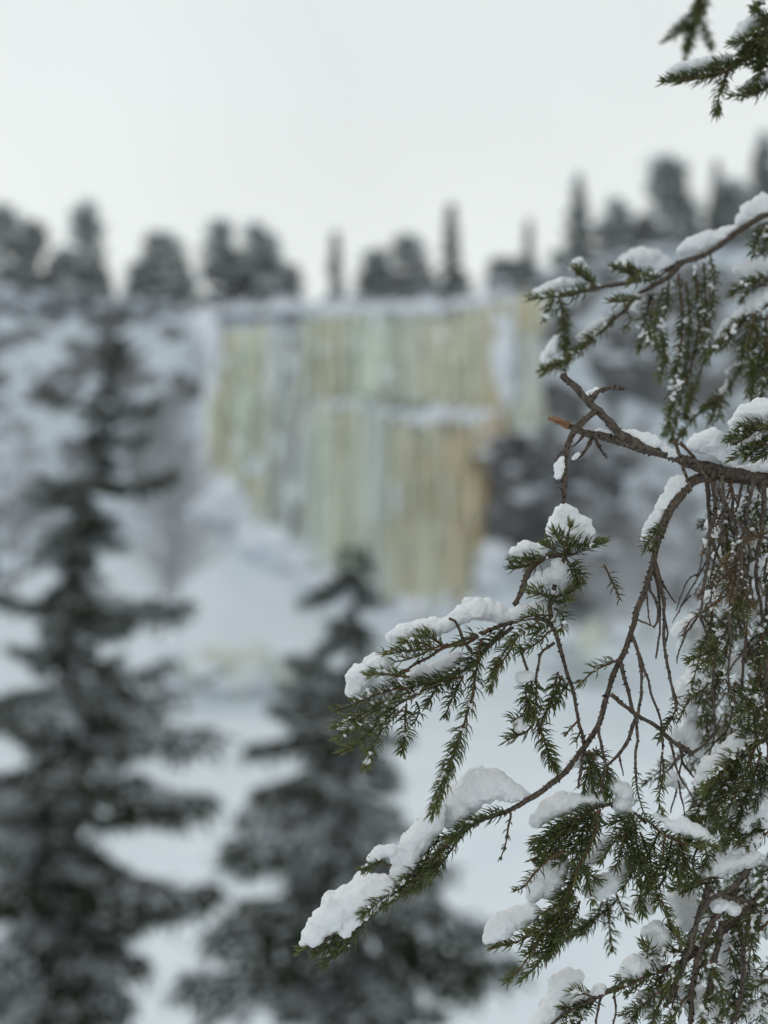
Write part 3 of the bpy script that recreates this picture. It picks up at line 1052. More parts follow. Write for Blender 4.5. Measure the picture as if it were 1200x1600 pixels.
def twig(br, pts, d0, d1=None, r=3.0, r1=None, pegs=1.0, mat=None, name='twig', wob=1.0, label=None):
    P = px3(pts, d0, d1)
    seg = np.linalg.norm(np.diff(P, axis=0), axis=1).sum()
    n = max(6, int(seg / .006))
    Q = spline(P, n)
    q = np.stack([fbm(Q * 60 + s_, 2) for s_ in (0, 30, 60)], -1)
    q[0] = 0
    q2 = np.stack([fbm(Q * 170 + s_, 2) for s_ in (5, 35, 65)], -1); q2[0] = 0
    Q = Q + q * .0015 * wob + q2 * .0005 * wob
    r1 = r * .6 if r1 is None else r1
    R = np.linspace(r, r1, n) * d0 / FPX
    g = Geo()
    R = R * (1 + .22 * vnoise(Q * 240))
    g.tube(Q, R, 7, 0, bump=.26, freq=260)
    flakes(g, np.column_stack([Q, R]), 1, int(seg * 420 * pegs))
    o = link(name, g.mesh(name, [mat or M_BARK, M_FLAKE if mat is None else mat], origin=P[0]), br.obj, P[0])
    if label: o['label'] = label
    return Q


def shoot(br, pts, d0, d1=None, L=22.0, dens=1.0, tone=0.0, dust=0.35, sparse=False, dead=False, young=None, r=2.0, spread=1.0, name='needle_shoot'):
    """A shoot: thin stem with four-sided tapering needles all round, tighter towards the tip, a bud at its end."""
    P = px3(pts, d0, d1)
    seg = np.linalg.norm(np.diff(P, axis=0), axis=1).sum()
    n = max(8, int(seg / .004))
    Q = spline(P, n)
    q = np.stack([fbm(Q * 40 + s_ + br.count, 2) for s_ in (0, 30, 60)], -1)
    q[0] = 0
    Q = Q + q * .0012
    k = d0 / FPX
    R = np.linspace(r, r * .55, n) * k
    g = Geo()
    young = rng.random() < .5 if young is None else young
    g.tube(Q, R, 5, 2 if young else 1, bump=.15, freq=300)
    T, A, B = frames(Q)
    N = int(seg / k / (0.84 if not sparse else 2.2) * dens)
    u = np.sort(rng.uniform(.02, 1, N)) ** (0.95)
    idx = u * (n - 1)
    i0 = np.clip(idx.astype(int), 0, n - 2); fr = (idx - i0)[:, None]
    c = Q[i0] * (1 - fr) + Q[i0 + 1] * fr
    Tn = unit(T[i0] * (1 - fr) + T[i0 + 1] * fr)
    phi = np.arange(N) * 2.39996 + rng.normal(0, .35, N)
    Rd = A[i0] * np.cos(phi)[:, None] + B[i0] * np.sin(phi)[:, None]
    horiz = np.sqrt(np.clip(1 - Tn[:, 2] ** 2, 0, 1))
    gap = vnoise(np.stack([u * seg * 70, np.full(N, br.count * 3.7), np.zeros(N)], -1))      # worn places and fuller places
    keep = rng.uniform(0, 1, N) > np.clip(.10 - .75 * gap, 0, .75) * (u < .85)
    keep &= rng.uniform(0, 1, N) > .62 * horiz * np.clip(-Rd[:, 2] * 1.4, 0, 1)
    c, Tn, Rd, horiz, u = c[keep], Tn[keep], Rd[keep], horiz[keep], u[keep]
    N = len(c)
    ang = (rng.normal(1.04 + rng.normal(0, .09), .21, N) * spread) * (1 - .42 * u ** 3)
    D = unit(Tn * np.cos(ang)[:, None] + Rd * np.sin(ang)[:, None] + np.array([0, 0, .26]) * horiz[:, None])
    Lm = 1.22 * L * k * rng.uniform(.55, 1.1, N) * (1 - .30 * u ** 4) * np.where(u < .1, .75, 1)
    W = (1.3 if not dead else 1.0) * k * rng.uniform(.8, 1.15, N)
    S1 = unit(np.cross(D, Tn + .01)); S2 = np.cross(D, S1)
    mid = c + D * (Lm * .55)[:, None]
    tip = c + unit(D + Tn * .25) * Lm[:, None]
    a1 = S1 * W[:, None]; a2 = S2 * (W * .8)[:, None]
    V = np.stack([c + a1 * .6, c + a2 * .6, c - a1 * .6, c - a2 * .6, mid + a1, mid + a2, mid - a1, mid - a2, tip], 1).reshape(-1, 3)
    b0 = np.arange(N)[:, None] * 9
    fl = []
    for j in range(4):
        fl.append(b0 + np.array([[j, (j + 1) % 4, 4 + (j + 1) % 4, 4 + j]]))
        fl.append(b0 + np.array([[4 + j, 4 + (j + 1) % 4, 8, 8]]))
    tn = np.clip(rng.normal(.38 + tone + rng.normal(0, .09) + .20 * u, .19, N), 0, 1)
    g.add(V, np.concatenate(fl), 0, np.repeat(tn, 9))
    blob(g, Q[-1], np.array([2.2, 2.2, 2.6]) * k * .8, ICO1, 2, .1)
    me = g.mesh(name, [M_DEAD_NEEDLE if dead else M_NEEDLE, M_BARK, M_YOUNG_BARK], smooth=True, origin=P[0])
    o = link(name, me, br.obj, P[0])
    if dead: o['label'] = 'shoot with withered brown needles'
    br.count += 1
    # small snow caught between the needles
    m = int(seg / k / 15.0 * dust)
    for q_ in range(m):
        uu = int(rng.integers(1, n - 1))
        big = rng.uniform(.6, 1.35)
        off = np.array([rng.normal(0, 2.5), rng.normal(0, 3), 2 + abs(rng.normal(0, 3.5))])
        for z_ in range(int(rng.integers(3, 8))):
            v_ = min(n - 1, max(0, uu + int(rng.normal(0, 1.6 * big))))
            rad = rng.uniform(1.3, 4.2) * k * big
            ctr = Q[v_] + (off + np.array([rng.normal(0, 2.4), rng.normal(0, 2.4), rng.normal(0, 2.0)]) * big) * k
            br.dust.append((ctr, rad))
    return Q


def remeshed(name, spheres, voxel, mat, origin, amp=1.0, smooth_it=3):
    """Merge balls of snow into one lump with a rough, grainy skin."""
    g = Geo()
    for c, r in spheres:
        rr = np.broadcast_to(np.asarray(r, float), (3,))
        blob(g, c, rr, ICO2 if max(rr) > voxel * 3 else ICO1, 0, .22, 1.6)
    me = g.mesh(name + '_raw', [mat], origin=origin)
    tmp = bpy.data.objects.new('snow_raw', me)
    col.objects.link(tmp)
    md = tmp.modifiers.new('r', 'REMESH'); md.mode = 'VOXEL'; md.voxel_size = voxel; md.use_smooth_shade = True
    ms = tmp.modifiers.new('s', 'SMOOTH'); ms.iterations = smooth_it; ms.factor = .5
    dg = bpy.context.evaluated_depsgraph_get()
    out = bpy.data.meshes.new_from_object(tmp.evaluated_get(dg))
    bpy.data.objects.remove(tmp); bpy.data.meshes.remove(me)
    out.name = name
    nv = len(out.vertices)
    if nv:
        V = np.empty(nv * 3); out.vertices.foreach_get('co', V); V = V.reshape(-1, 3)
        N = np.empty(nv * 3); out.vertex_normals.foreach_get('vector', N); N = N.reshape(-1, 3)
        Wp = V + origin
        d = .0012 * fbm(Wp * 60, 2) + .0008 * fbm(Wp * 180 + 9, 2) + .0008 * vnoise(Wp * 430)
        V = V + N * (d * amp)[:, None]
        out.vertices.foreach_set('co', V.ravel())
    if not out.materials: out.materials.append(mat)
    out.update()
    return out


def clump(pts, d, label, depth_f=1.15, amp=1.0, lobes=1.0, group='snow lumps on the front spruce'):
    """pts rows: px, py, radius in px. One lump of snow resting on the branches."""
    if np.mean([q[0] for q in pts]) > 1000 and np.mean([q[1] for q in pts]) > 1130 and d < 1.7: d -= .012
    k = d / FPX
    P = np.array([[a, b_ - .08 * r, r * 1.08 + .6] for a, b_, r in pts], float)
    sph = []
    for i in range(len(P)):
        a = P[i]; b_ = P[min(i + 1, len(P) - 1)]
        dist = math.hypot(a[0] - b_[0], a[1] - b_[1])
        n = max(1, int(dist / (0.38 * min(a[2], b_[2]) + 2)))
        for j in range(n):
            t = j / n
            q = a * (1 - t) + b_ * t
            r = q[2]
            c = at(q[0] + rng.normal(0, .10) * r, q[1] + rng.normal(0, .08) * r, d + .25 * r * k + rng.normal(0, .12) * r * k)
            rr = r * k * rng.uniform(.8, 1.0)
            sph.append((c, (rr, rr * depth_f, rr * .9)))
            for s_ in range(int(rng.random() < .45 + .5 * lobes) + int(2.5 * (lobes - 1))):                  # crumbs and bulges on the skin
                th = rng.uniform(0, 6.28); ph = rng.uniform(-.3, 1.2)
                dirv = np.array([math.cos(th) * math.cos(ph), math.sin(th) * math.cos(ph), math.sin(ph)])
                r2 = rr * rng.uniform(.22, .48)
                sph.append((c + dirv * (rr * .92 - r2 * .35), r2))
    for c, r_ in list(sph):                                   # crumbs along the lower edge and on the skin
        if np.ndim(r_) == 0: continue
        for q in range(3):
            th = rng.uniform(0, 6.28); ph = rng.uniform(-.9, .9)
            dv = np.array([math.cos(th) * math.cos(ph), math.sin(th) * math.cos(ph), math.sin(ph)])
            r2 = max(.0016, r_[0] * rng.uniform(.07, .2))
            sph.append((c + dv * np.array(r_) * rng.uniform(.92, 1.06), r2))
    o3 = np.mean([s[0] for s in sph], axis=0)
    me = remeshed('snow_lump', sph, max(.0013, 1.9 * k), M_SNOW, o3, amp)
    o = link('snow_lump', me, None, o3)
    tag(o, label, 'snow', group)
    return o


# ---- the dead branch with the broken end
B1 = Branch([(2420, 700, 2.15, 22), (1700, 800, 1.95, 18), (1420, 790, 1.78, 14), (1260, 760, 1.68, 13), (1200, 748, 1.65, 12), (1140, 738, 1.63, 12), (1095, 728, 1.62, 13), (1060, 716, 1.61, 11), (1000, 698, 1.60, 11.5),
             (950, 684, 1.60, 9), (915, 675, 1.60, 7.5), (888, 665, 1.60, 6)], 'dead branch with a snapped end', M_DEAD_BARK, 10, .2)
twig(B1, [(889, 665.5), (876, 661), (866, 657), (857, 654)], 1.60, r=5.6, r1=2.6, pegs=0, mat=M_WOOD, name='broken_tip', wob=.3, label='fresh orange-brown splintered wood')
for pts in ([(884, 662), (872, 655), (861, 650)], [(886, 668), (876, 665), (868, 662)], [(880, 660), (868, 657), (859, 658)]):
    twig(B1, pts, 1.597, r=2.6, r1=.8, pegs=0, mat=M_WOOD, name='splinter', wob=.6)
twig(B1, [(1002, 698), (975, 682), (952, 662), (935, 643), (921, 630), (900, 607), (888, 596), (879, 587)], 1.60, 1.575, r=8, r1=5.2, mat=M_DEAD_BARK, pegs=1)
twig(B1, [(921, 634), (924, 622), (932, 613), (943, 607), (958, 605), (976, 608)], 1.59, 1.63, r=4.6, r1=2.6)
twig(B1, [(931, 642), (916, 652), (904, 666), (892, 684), (886, 704), (882, 735), (881, 762), (880, 786)], 1.585, 1.58, r=5.4, r1=3.4)
twig(B1, [(888, 700), (878, 706), (870, 716), (866, 722)], 1.58, r=2.2, r1=1.2)
twig(B1, [(883, 735), (876, 750), (870, 756), (866, 754)], 1.58, r=2.0, r1=1.2)
twig(B1, [(880, 770), (874, 762), (870, 766)], 1.58, r=1.6, r1=1.0)
twig(B1, [(912, 680), (904, 690), (894, 696)], 1.60, r=2.4, r1=1.5)
twig(B1, [(925, 682), (916, 702), (905, 712), (893, 722)], 1.61, r=3.4, r1=1.6)
twig(B1, [(929, 682), (940, 704), (949, 716)], 1.64, r=3, r1=1.5)
twig(B1, [(1054, 688), (1061, 705), (1067, 730), (1074, 752), (1081, 768)], 1.585, 1.57, r=3.2, r1=2.4)
twig(B1, [(1062, 692), (1078, 706), (1092, 728), (1104, 748), (1114, 757)], 1.58, 1.57, r=3.0, r1=2.4)
twig(B1, [(1118, 740), (1106, 752), (1090, 752), (1078, 762)], 1.585, r=4, r1=2)

# ---- the long drooping branch
B2 = Branch([(1300, 765, 1.72, 13), (1180, 750, 1.67, 12), (1110, 744, 1.64, 11), (1084, 752, 1.62, 10.5), (1064, 770, 1.61, 10), (1048, 796, 1.60, 10), (1036, 822, 1.60, 8.5), (1027, 846, 1.60, 8), (1021, 874, 1.60, 6.5), (1011, 906, 1.60, 6.2),
             (1000, 945, 1.60, 6), (988, 984, 1.60, 6), (974, 1022, 1.60, 6), (957, 1063, 1.60, 5.6), (946, 1095, 1.60, 5.5), (935, 1132, 1.60, 5.6), (914, 1168, 1.60, 6.2), (884, 1204, 1.595, 6), (853, 1231, 1.59, 6),
             (820, 1253, 1.585, 5.6), (792, 1268, 1.58, 5), (752, 1282, 1.58, 4.4), (716, 1306, 1.575, 4), (690, 1332, 1.57, 3.6), (660, 1358, 1.57, 3.4), (620, 1392, 1.565, 3), (582, 1420, 1.56, 2.6), (545, 1444, 1.56, 2.2), (508, 1472, 1.555, 1.8)],
            'long drooping branch ending in a snow-covered spray', M_BARK, 9)
for pts in ([(800, 1264), (765, 1276), (735, 1288), (705, 1312)], [(760, 1278), (730, 1292), (700, 1318), (672, 1346)],
            [(725, 1300), (705, 1328), (690, 1350), (672, 1372)], [(700, 1318), (680, 1352), (650, 1384), (622, 1402)],
            [(702, 1304), (668, 1328), (640, 1356), (606, 1388)], [(670, 1340), (640, 1374), (600, 1402), (566, 1432)],
            [(680, 1344), (655, 1372), (625, 1400), (588, 1424)], [(640, 1370), (606, 1398), (580, 1416), (548, 1440)],
            [(576, 1418), (540, 1446), (505, 1472), (468, 1486)], [(582, 1420), (548, 1456), (526, 1486), (506, 1510)],
            [(560, 1432), (532, 1458), (515, 1480), (490, 1492)], [(575, 1426), (552, 1462), (538, 1482), (522, 1492)]):
    shoot(B2, pts, 1.575 + rng.normal(0, .008), 1.56 + rng.normal(0, .01), L=21, dens=1.15, dust=.25)
shoot(B2, [(612, 1352), (594, 1350), (580, 1354), (566, 1361)], 1.56, 1.545, L=17, dens=1.2, tone=.05)
shoot(B2, [(690, 1345), (665, 1372), (640, 1396)], 1.60, 1.61, dens=1.0)
shoot(B2, [(798, 1270), (794, 1296), (790, 1318), (783, 1340)], 1.57, 1.56, L=13, sparse=True, dust=0)
shoot(B2, [(1034, 822), (1020, 836), (1012, 848), (1006, 860)], 1.59, 1.57, L=17, tone=.05, dens=1.2)
shoot(B2, [(1030, 838), (1024, 850), (1020, 862)], 1.575, 1.56, L=15)
shoot(B2, [(968, 1030), (945, 1040), (925, 1052), (907, 1068)], 1.595, 1.58, L=20, dens=.9)
twig(B2, [(1020, 876), (1030, 906), (1036, 932), (1039, 962), (1038, 1004), (1046, 1052), (1053, 1090), (1057, 1112)], 1.6, 1.59, r=3.0, r1=2.0)
twig(B2, [(1022, 876), (1014, 912), (1026, 938), (1028, 968), (1022, 980)], 1.6, 1.6, r=3.0, r1=1.6)
twig(B2, [(1024, 878), (1038, 918), (1048, 934), (1056, 944)], 1.6, 1.6, r=2.6, r1=1.3)
twig(B2, [(1020, 880), (1031, 950), (1028, 1000), (1024, 1030)], 1.61, 1.62, r=2.4, r1=1.4)
twig(B2, [(1022, 880), (1040, 970), (1040, 1030)], 1.6, 1.62, r=2.0, r1=1.2)
twig(B2, [(1009, 900), (1012, 948), (1018, 974)], 1.59, 1.58, r=1.8, r1=1.1)
twig(B2, [(992, 966), (1010, 974), (1022, 978)], 1.595, 1.6, r=2, r1=1)
twig(B2, [(985, 978), (998, 1030), (1001, 1080), (997, 1130), (993, 1180), (994, 1210)], 1.59, 1.57, r=2.8, r1=2.0)
shoot(B2, [(994, 1200), (995, 1225), (1000, 1252), (1012, 1282)], 1.57, 1.57, L=15, sparse=True, dust=.1)
twig(B2, [(968, 1030), (979, 1072), (988, 1106), (996, 1126)], 1.595, 1.59, r=3.4, r1=2.6)
twig(B2, [(984, 986), (1004, 1036), (1018, 1084), (1033, 1126)], 1.61, 1.6, r=2.4, r1=1.8)
twig(B2, [(955, 1085), (978, 1104), (996, 1118), (1025, 1134), (1050, 1158), (1080, 1178)], 1.59, 1.6, r=3.2, r1=3.6)
twig(B2, [(993, 1126), (982, 1152), (968, 1178), (958, 1188), (946, 1196)], 1.59, 1.58, r=3.4, r1=2)
twig(B2, [(968, 1182), (970, 1196), (973, 1212)], 1.585, 1.58, r=1.8, r1=1)
twig(B2, [(942, 1104), (935, 1136), (940, 1168), (946, 1196), (940, 1240)], 1.575, 1.57, r=2.8, r1=2)
twig(B2, [(910, 1176), (907, 1204), (905, 1232)], 1.59, 1.585, r=2.8, r1=1.8)
twig(B2, [(1033, 1126), (1034, 1164), (1032, 1200), (1036, 1236)], 1.6, 1.59, r=2, r1=1.4)
shoot(B2, [(1052, 1080), (1056, 1100), (1050, 1120), (1038, 1140), (1030, 1156)], 1.6, 1.58, L=16, dens=1.0)
shoot(B2, [(1034, 1180), (1036, 1210), (1030, 1250), (1036, 1272)], 1.59, 1.58, L=17, dens=.7)
for pts in ([(920, 1172), (930, 1195), (940, 1220), (948, 1245)], [(916, 1174), (922, 1200), (926, 1230), (928, 1250)], [(926, 1170), (945, 1190), (950, 1215), (952, 1240)], [(928, 1180), (915, 1215), (912, 1246)]):
    shoot(B2, pts, 1.59, 1.6, L=22, dens=1.1)

# ---- the upward twig and the spray that reaches furthest to the left
B3 = Branch([(914, 1168, 1.60, 4.4), (904, 1125, 1.60, 3.6), (897, 1090, 1.60, 3.6), (887, 1050, 1.60, 3.8), (877, 1020, 1.60, 4.2), (868, 990, 1.60, 4.6), (850, 968, 1.60, 4.6), (822, 966, 1.595, 4.6), (790, 976, 1.59, 4.4), (756, 988, 1.585, 4.2), (720, 1002, 1.58, 4),
             (690, 1016, 1.58, 3.4), (660, 1032, 1.575, 3.2), (636, 1046, 1.57, 2.8), (612, 1062, 1.57, 2.2)], 'twig bent over into a broad spray under a long ridge of snow', M_BARK, 8)
for pts, dd, tn in (([(700, 1006), (665, 1014), (632, 1018), (598, 1024)], -.01, .05), ([(680, 1016), (662, 1006), (645, 1002), (628, 1006)], -.015, .05), ([(668, 1018), (640, 1030), (618, 1034)], -.012, 0), ([(690, 1008), (672, 996), (655, 993)], -.005, .05),
                    ([(640, 1058), (615, 1056), (592, 1054), (572, 1056)], -.02, .08), ([(640, 1074), (600, 1080), (560, 1098), (522, 1113)], -.02, .12), ([(650, 1088), (606, 1100), (566, 1124), (526, 1156)], -.025, .12),
                    ([(630, 1108), (600, 1136), (582, 1166), (570, 1198)], -.03, .15), ([(620, 1108), (580, 1140), (556, 1164), (534, 1176)], -.025, .15), ([(600, 1096), (565, 1116), (540, 1128), (522, 1140)], -.03, .15),
                    ([(724, 1058), (690, 1064), (660, 1068), (630, 1078)], 0, 0), ([(768, 1006), (735, 1036), (702, 1058), (660, 1080)], 0, 0), ([(700, 1060), (660, 1076), (620, 1090), (590, 1104)], .005, 0), ([(740, 1020), (716, 1044), (700, 1070)], .01, -.05),
                    ([(660, 1080), (634, 1092), (610, 1110), (590, 1130)], -.01, .05), ([(635, 1100), (634, 1128), (632, 1150), (627, 1174)], -.01, .0), ([(650, 1096), (655, 1110), (648, 1128)], .0, .0),
                    ([(724, 1056), (712, 1080), (704, 1098), (698, 1116)], .0, -.1), ([(690, 1060), (680, 1080), (668, 1100)], .01, -.05), ([(812, 985), (796, 1016), (776, 1046), (764, 1076)], -.03, .1), ([(800, 1000), (785, 1024), (770, 1050)], -.02, .05),
                    ([(840, 972), (815, 990), (800, 1008)], -.03, .1), ([(790, 978), (770, 1000), (750, 1012)], 0, 0), ([(862, 985), (838, 1005), (815, 1016)], -.02, .05),
                    ([(760, 990), (730, 998), (712, 1010)], -.01, -.05)):
    shoot(B3, pts, 1.58 + dd, 1.575 + dd * 1.6, L=21, dens=1.05, tone=tn, dust=.8 if pts[-1][0] < 600 else .4)
shoot(B3, [(752, 1000), (744, 1046), (738, 1084), (728, 1122), (716, 1160), (704, 1194), (690, 1236), (677, 1272)], 1.575, 1.54, L=25, dens=.85, young=True, dust=.6, r=2.6)
shoot(B3, [(720, 1150), (704, 1190), (690, 1226), (680, 1262)], 1.55, 1.535, L=24, dens=.8, tone=.1, dust=.4)
twig(B3, [(735, 1016), (724, 1000), (716, 980), (710, 970), (702, 966)], 1.57, 1.555, r=3.2, r1=2.0)
twig(B3, [(640, 1046), (622, 1052), (612, 1062), (622, 1072), (640, 1084)], 1.57, 1.57, r=3.2, r1=2.4, mat=M_YOUNG_BARK)
twig(B3, [(764, 984), (730, 1004), (700, 1010), (680, 1020)], 1.575, 1.57, r=3, r1=2, mat=M_YOUNG_BARK)
twig(B3, [(800, 980), (760, 1014), (736, 1040), (700, 1062), (650, 1082)], 1.59, 1.575, r=3.4, r1=2.2)
twig(B3, [(812, 1010), (818, 1028), (826, 1052), (828, 1062)], 1.59, 1.58, r=2.6, r1=1.8)
twig(B3, [(866, 1004), (846, 1018), (840, 1040), (837, 1066)], 1.59, 1.58, r=2.6, r1=1.8)
for pts, tn in (([(832, 1056), (828, 1080), (828, 1102), (830, 1124)], 0), ([(824, 1064), (822, 1090), (824, 1120)], .0), ([(838, 1060), (838, 1090), (834, 1120)], 0),
                ([(878, 1056), (868, 1076), (860, 1098), (846, 1124)], -.05), ([(872, 1050), (866, 1070), (864, 1090)], -.05), ([(888, 1066), (876, 1084), (866, 1104)], -.05), ([(834, 1116), (846, 1148), (858, 1178), (872, 1212)], 0), ([(838, 1130), (854, 1165), (868, 1200)], 0),
                ([(834, 1132), (820, 1146), (806, 1150), (794, 1156)], .05), ([(836, 1120), (818, 1120), (800, 1128)], 0)):
    shoot(B3, pts, 1.585, 1.57, L=22, dens=.95, tone=tn, dust=.2)
shoot(B3, [(906, 1122), (896, 1132), (886, 1142), (880, 1148)], 1.6, L=12, sparse=True, dust=0)
shoot(B3, [(908, 1140), (904, 1150), (900, 1158)], 1.6, L=16, sparse=True, dust=0)
# tuft above
twig(B3, [(862, 968), (862, 940), (868, 910), (878, 885), (884, 862)], 1.6, 1.585, r=4.4, r1=3)
twig(B3, [(884, 866), (866, 868), (846, 872), (828, 888), (818, 918), (806, 945)], 1.6, 1.6, r=4.2, r1=5)
for pts, tn in (([(884, 872), (880, 852), (874, 838), (868, 830)], .1), ([(886, 870), (886, 850), (888, 832), (890, 820)], .1), ([(882, 862), (900, 852), (920, 850), (944, 848)], .1), ([(880, 868), (896, 866), (914, 856), (930, 852)], 0), ([(876, 866), (862, 856), (852, 850)], .05),
                ([(858, 872), (836, 876), (816, 878), (796, 880)], .05), ([(850, 876), (832, 884), (815, 888), (800, 890)], 0), ([(884, 872), (896, 886), (904, 900), (902, 918)], -.05), ([(886, 880), (900, 896), (906, 912)], -.05),
                ([(864, 932), (878, 930), (894, 922), (906, 912)], .1), ([(862, 936), (850, 928), (838, 926), (826, 928)], .05), ([(864, 940), (874, 944), (890, 936)], .1), ([(862, 962), (845, 962), (828, 964), (814, 970)], .15), ([(866, 950), (880, 965), (876, 985)], 0), ([(868, 970), (850, 982), (836, 990)], .1)):
    shoot(B3, pts, 1.58, 1.555, L=22, dens=.95, tone=tn, dust=.3)
twig(B3, [(944, 690), (946, 780), (944, 884)], 1.6, 1.6, r=.05, r1=.05, pegs=0, name='silk_thread', wob=.2)
shoot(B3, [(944, 883), (951, 898), (959, 914), (967, 934)], 1.6, 1.59, L=15, dens=.7, sparse=False, dust=0)

# ---- the blurred branch higher up and further back
D4 = 1.92
B4 = Branch([(2100, -100, 2.15, 16), (1600, 120, 2.05, 12), (1350, 260, 1.98, 9), (1200, 334, D4, 7), (1150, 364, D4, 6), (1108, 394, D4, 6), (1062, 410, D4, 5), (1028, 428, D4, 5), (990, 441, D4, 4.4), (930, 450, D4, 4), (872, 462, D4, 3)],
            'snowy branch higher up, out of focus')
twig(B4, [(1066, 410), (1036, 436), (1000, 458), (970, 488), (942, 514), (902, 546), (872, 566)], D4, 1.9, r=5, r1=2.5)
for pts in ([(938, 449), (900, 459), (862, 464), (827, 467)], [(920, 451), (890, 461), (850, 466)], [(928, 450), (916, 438), (906, 428), (894, 416)], [(930, 452), (918, 430), (906, 418)], [(872, 464), (880, 500), (884, 545), (882, 576)], [(876, 470), (884, 520), (888, 560)], [(866, 468), (858, 486), (852, 500)],
            [(990, 440), (988, 428), (975, 420), (957, 418)], [(1034, 430), (1010, 432), (992, 428), (984, 416)], [(1026, 432), (1006, 438), (984, 442)], [(966, 492), (930, 526), (892, 558), (850, 584)], [(950, 508), (920, 536), (885, 562)], [(900, 548), (880, 566), (846, 580)], [(1000, 466), (978, 470), (954, 472)], [(980, 486), (986, 502), (976, 516)],
            [(1024, 448), (1012, 478), (1006, 512), (1000, 546)], [(1036, 450), (1026, 490), (1024, 520), (1030, 548)], [(1046, 440), (1040, 480), (1034, 515), (1040, 560)], [(1060, 426), (1066, 490), (1062, 550), (1050, 606), (1044, 672)], [(1086, 420), (1092, 490), (1086, 546), (1070, 598), (1058, 650), (1050, 690)],
            [(1110, 396), (1116, 450), (1106, 516), (1096, 576), (1072, 640)], [(1040, 530), (1036, 566), (1030, 596)], [(1072, 440), (1078, 500), (1072, 560), (1062, 600)], [(1100, 410), (1102, 470), (1098, 530)], [(1020, 470), (1016, 510), (1014, 540)],
            [(1140, 600), (1112, 634), (1082, 656), (1058, 690)], [(1120, 628), (1116, 646), (1108, 662)], [(1130, 616), (1124, 640), (1122, 656)], [(1162, 530), (1154, 580), (1132, 614), (1102, 640)], [(1062, 600), (1048, 640), (1040, 680)], [(1075, 590), (1078, 625), (1072, 655)]):
    shoot(B4, pts, D4 + rng.normal(0, .02), D4 - .03 + rng.normal(0, .02), L=18, dens=.85, tone=.06, dust=.55)
D5 = 1.9
B5 = Branch([(1900, 250, 2.1, 10), (1400, 400, 1.95, 8), (1230, 462, D5, 6), (1200, 476, D5, 5), (1170, 494, D5, 4.4), (1138, 518, D5, 3.4), (1114, 548, D5, 2.4)], 'snow-topped side branch at the right edge')
for pts in ([(1200, 478), (1165, 500), (1134, 524), (1110, 556)], [(1185, 490), (1150, 514), (1122, 545)], [(1150, 512), (1140, 530), (1128, 546)], [(1220, 438), (1184, 440), (1160, 448), (1144, 462)], [(1200, 445), (1175, 452), (1160, 470)], [(1188, 484), (1182, 530), (1176, 578), (1176, 632)], [(1180, 490), (1170, 540), (1172, 590), (1166, 620)],
            [(1198, 490), (1196, 550), (1190, 620)], [(1206, 480), (1204, 540), (1200, 600)], [(1170, 500), (1160, 545), (1152, 585)], [(1200, 520), (1186, 560), (1180, 600)], [(1196, 350), (1180, 380), (1176, 400)], [(1206, 350), (1196, 372), (1194, 396)], [(1180, 362), (1200, 366), (1220, 372)]):
    shoot(B5, pts, D5 + rng.normal(0, .02), D5 - .02 + rng.normal(0, .02), L=18, dens=.9, tone=.04, dust=.5)

# ---- tuft at the right edge over the dead branch
B6 = Branch([(1700, 660, 1.85, 9), (1300, 670, 1.65, 6), (1225, 676, 1.60, 5), (1195, 684, 1.59, 4), (1170, 694, 1.58, 3)], 'short green tuft above the dead branch')
for pts in ([(1205, 684), (1182, 694), (1162, 706), (1144, 718)], [(1200, 690), (1180, 704), (1164, 716)], [(1196, 664), (1172, 664), (1152, 676), (1136, 690)], [(1186, 668), (1164, 672), (1146, 684)], [(1214, 700), (1196, 710), (1180, 718)], [(1190, 672), (1168, 682), (1148, 694)], [(1220, 660), (1206, 668), (1192, 670)], [(1210, 692), (1190, 694), (1172, 700)]):
    shoot(B6, pts, 1.585, 1.565, L=19, dens=1.1, tone=.06, dust=.3)

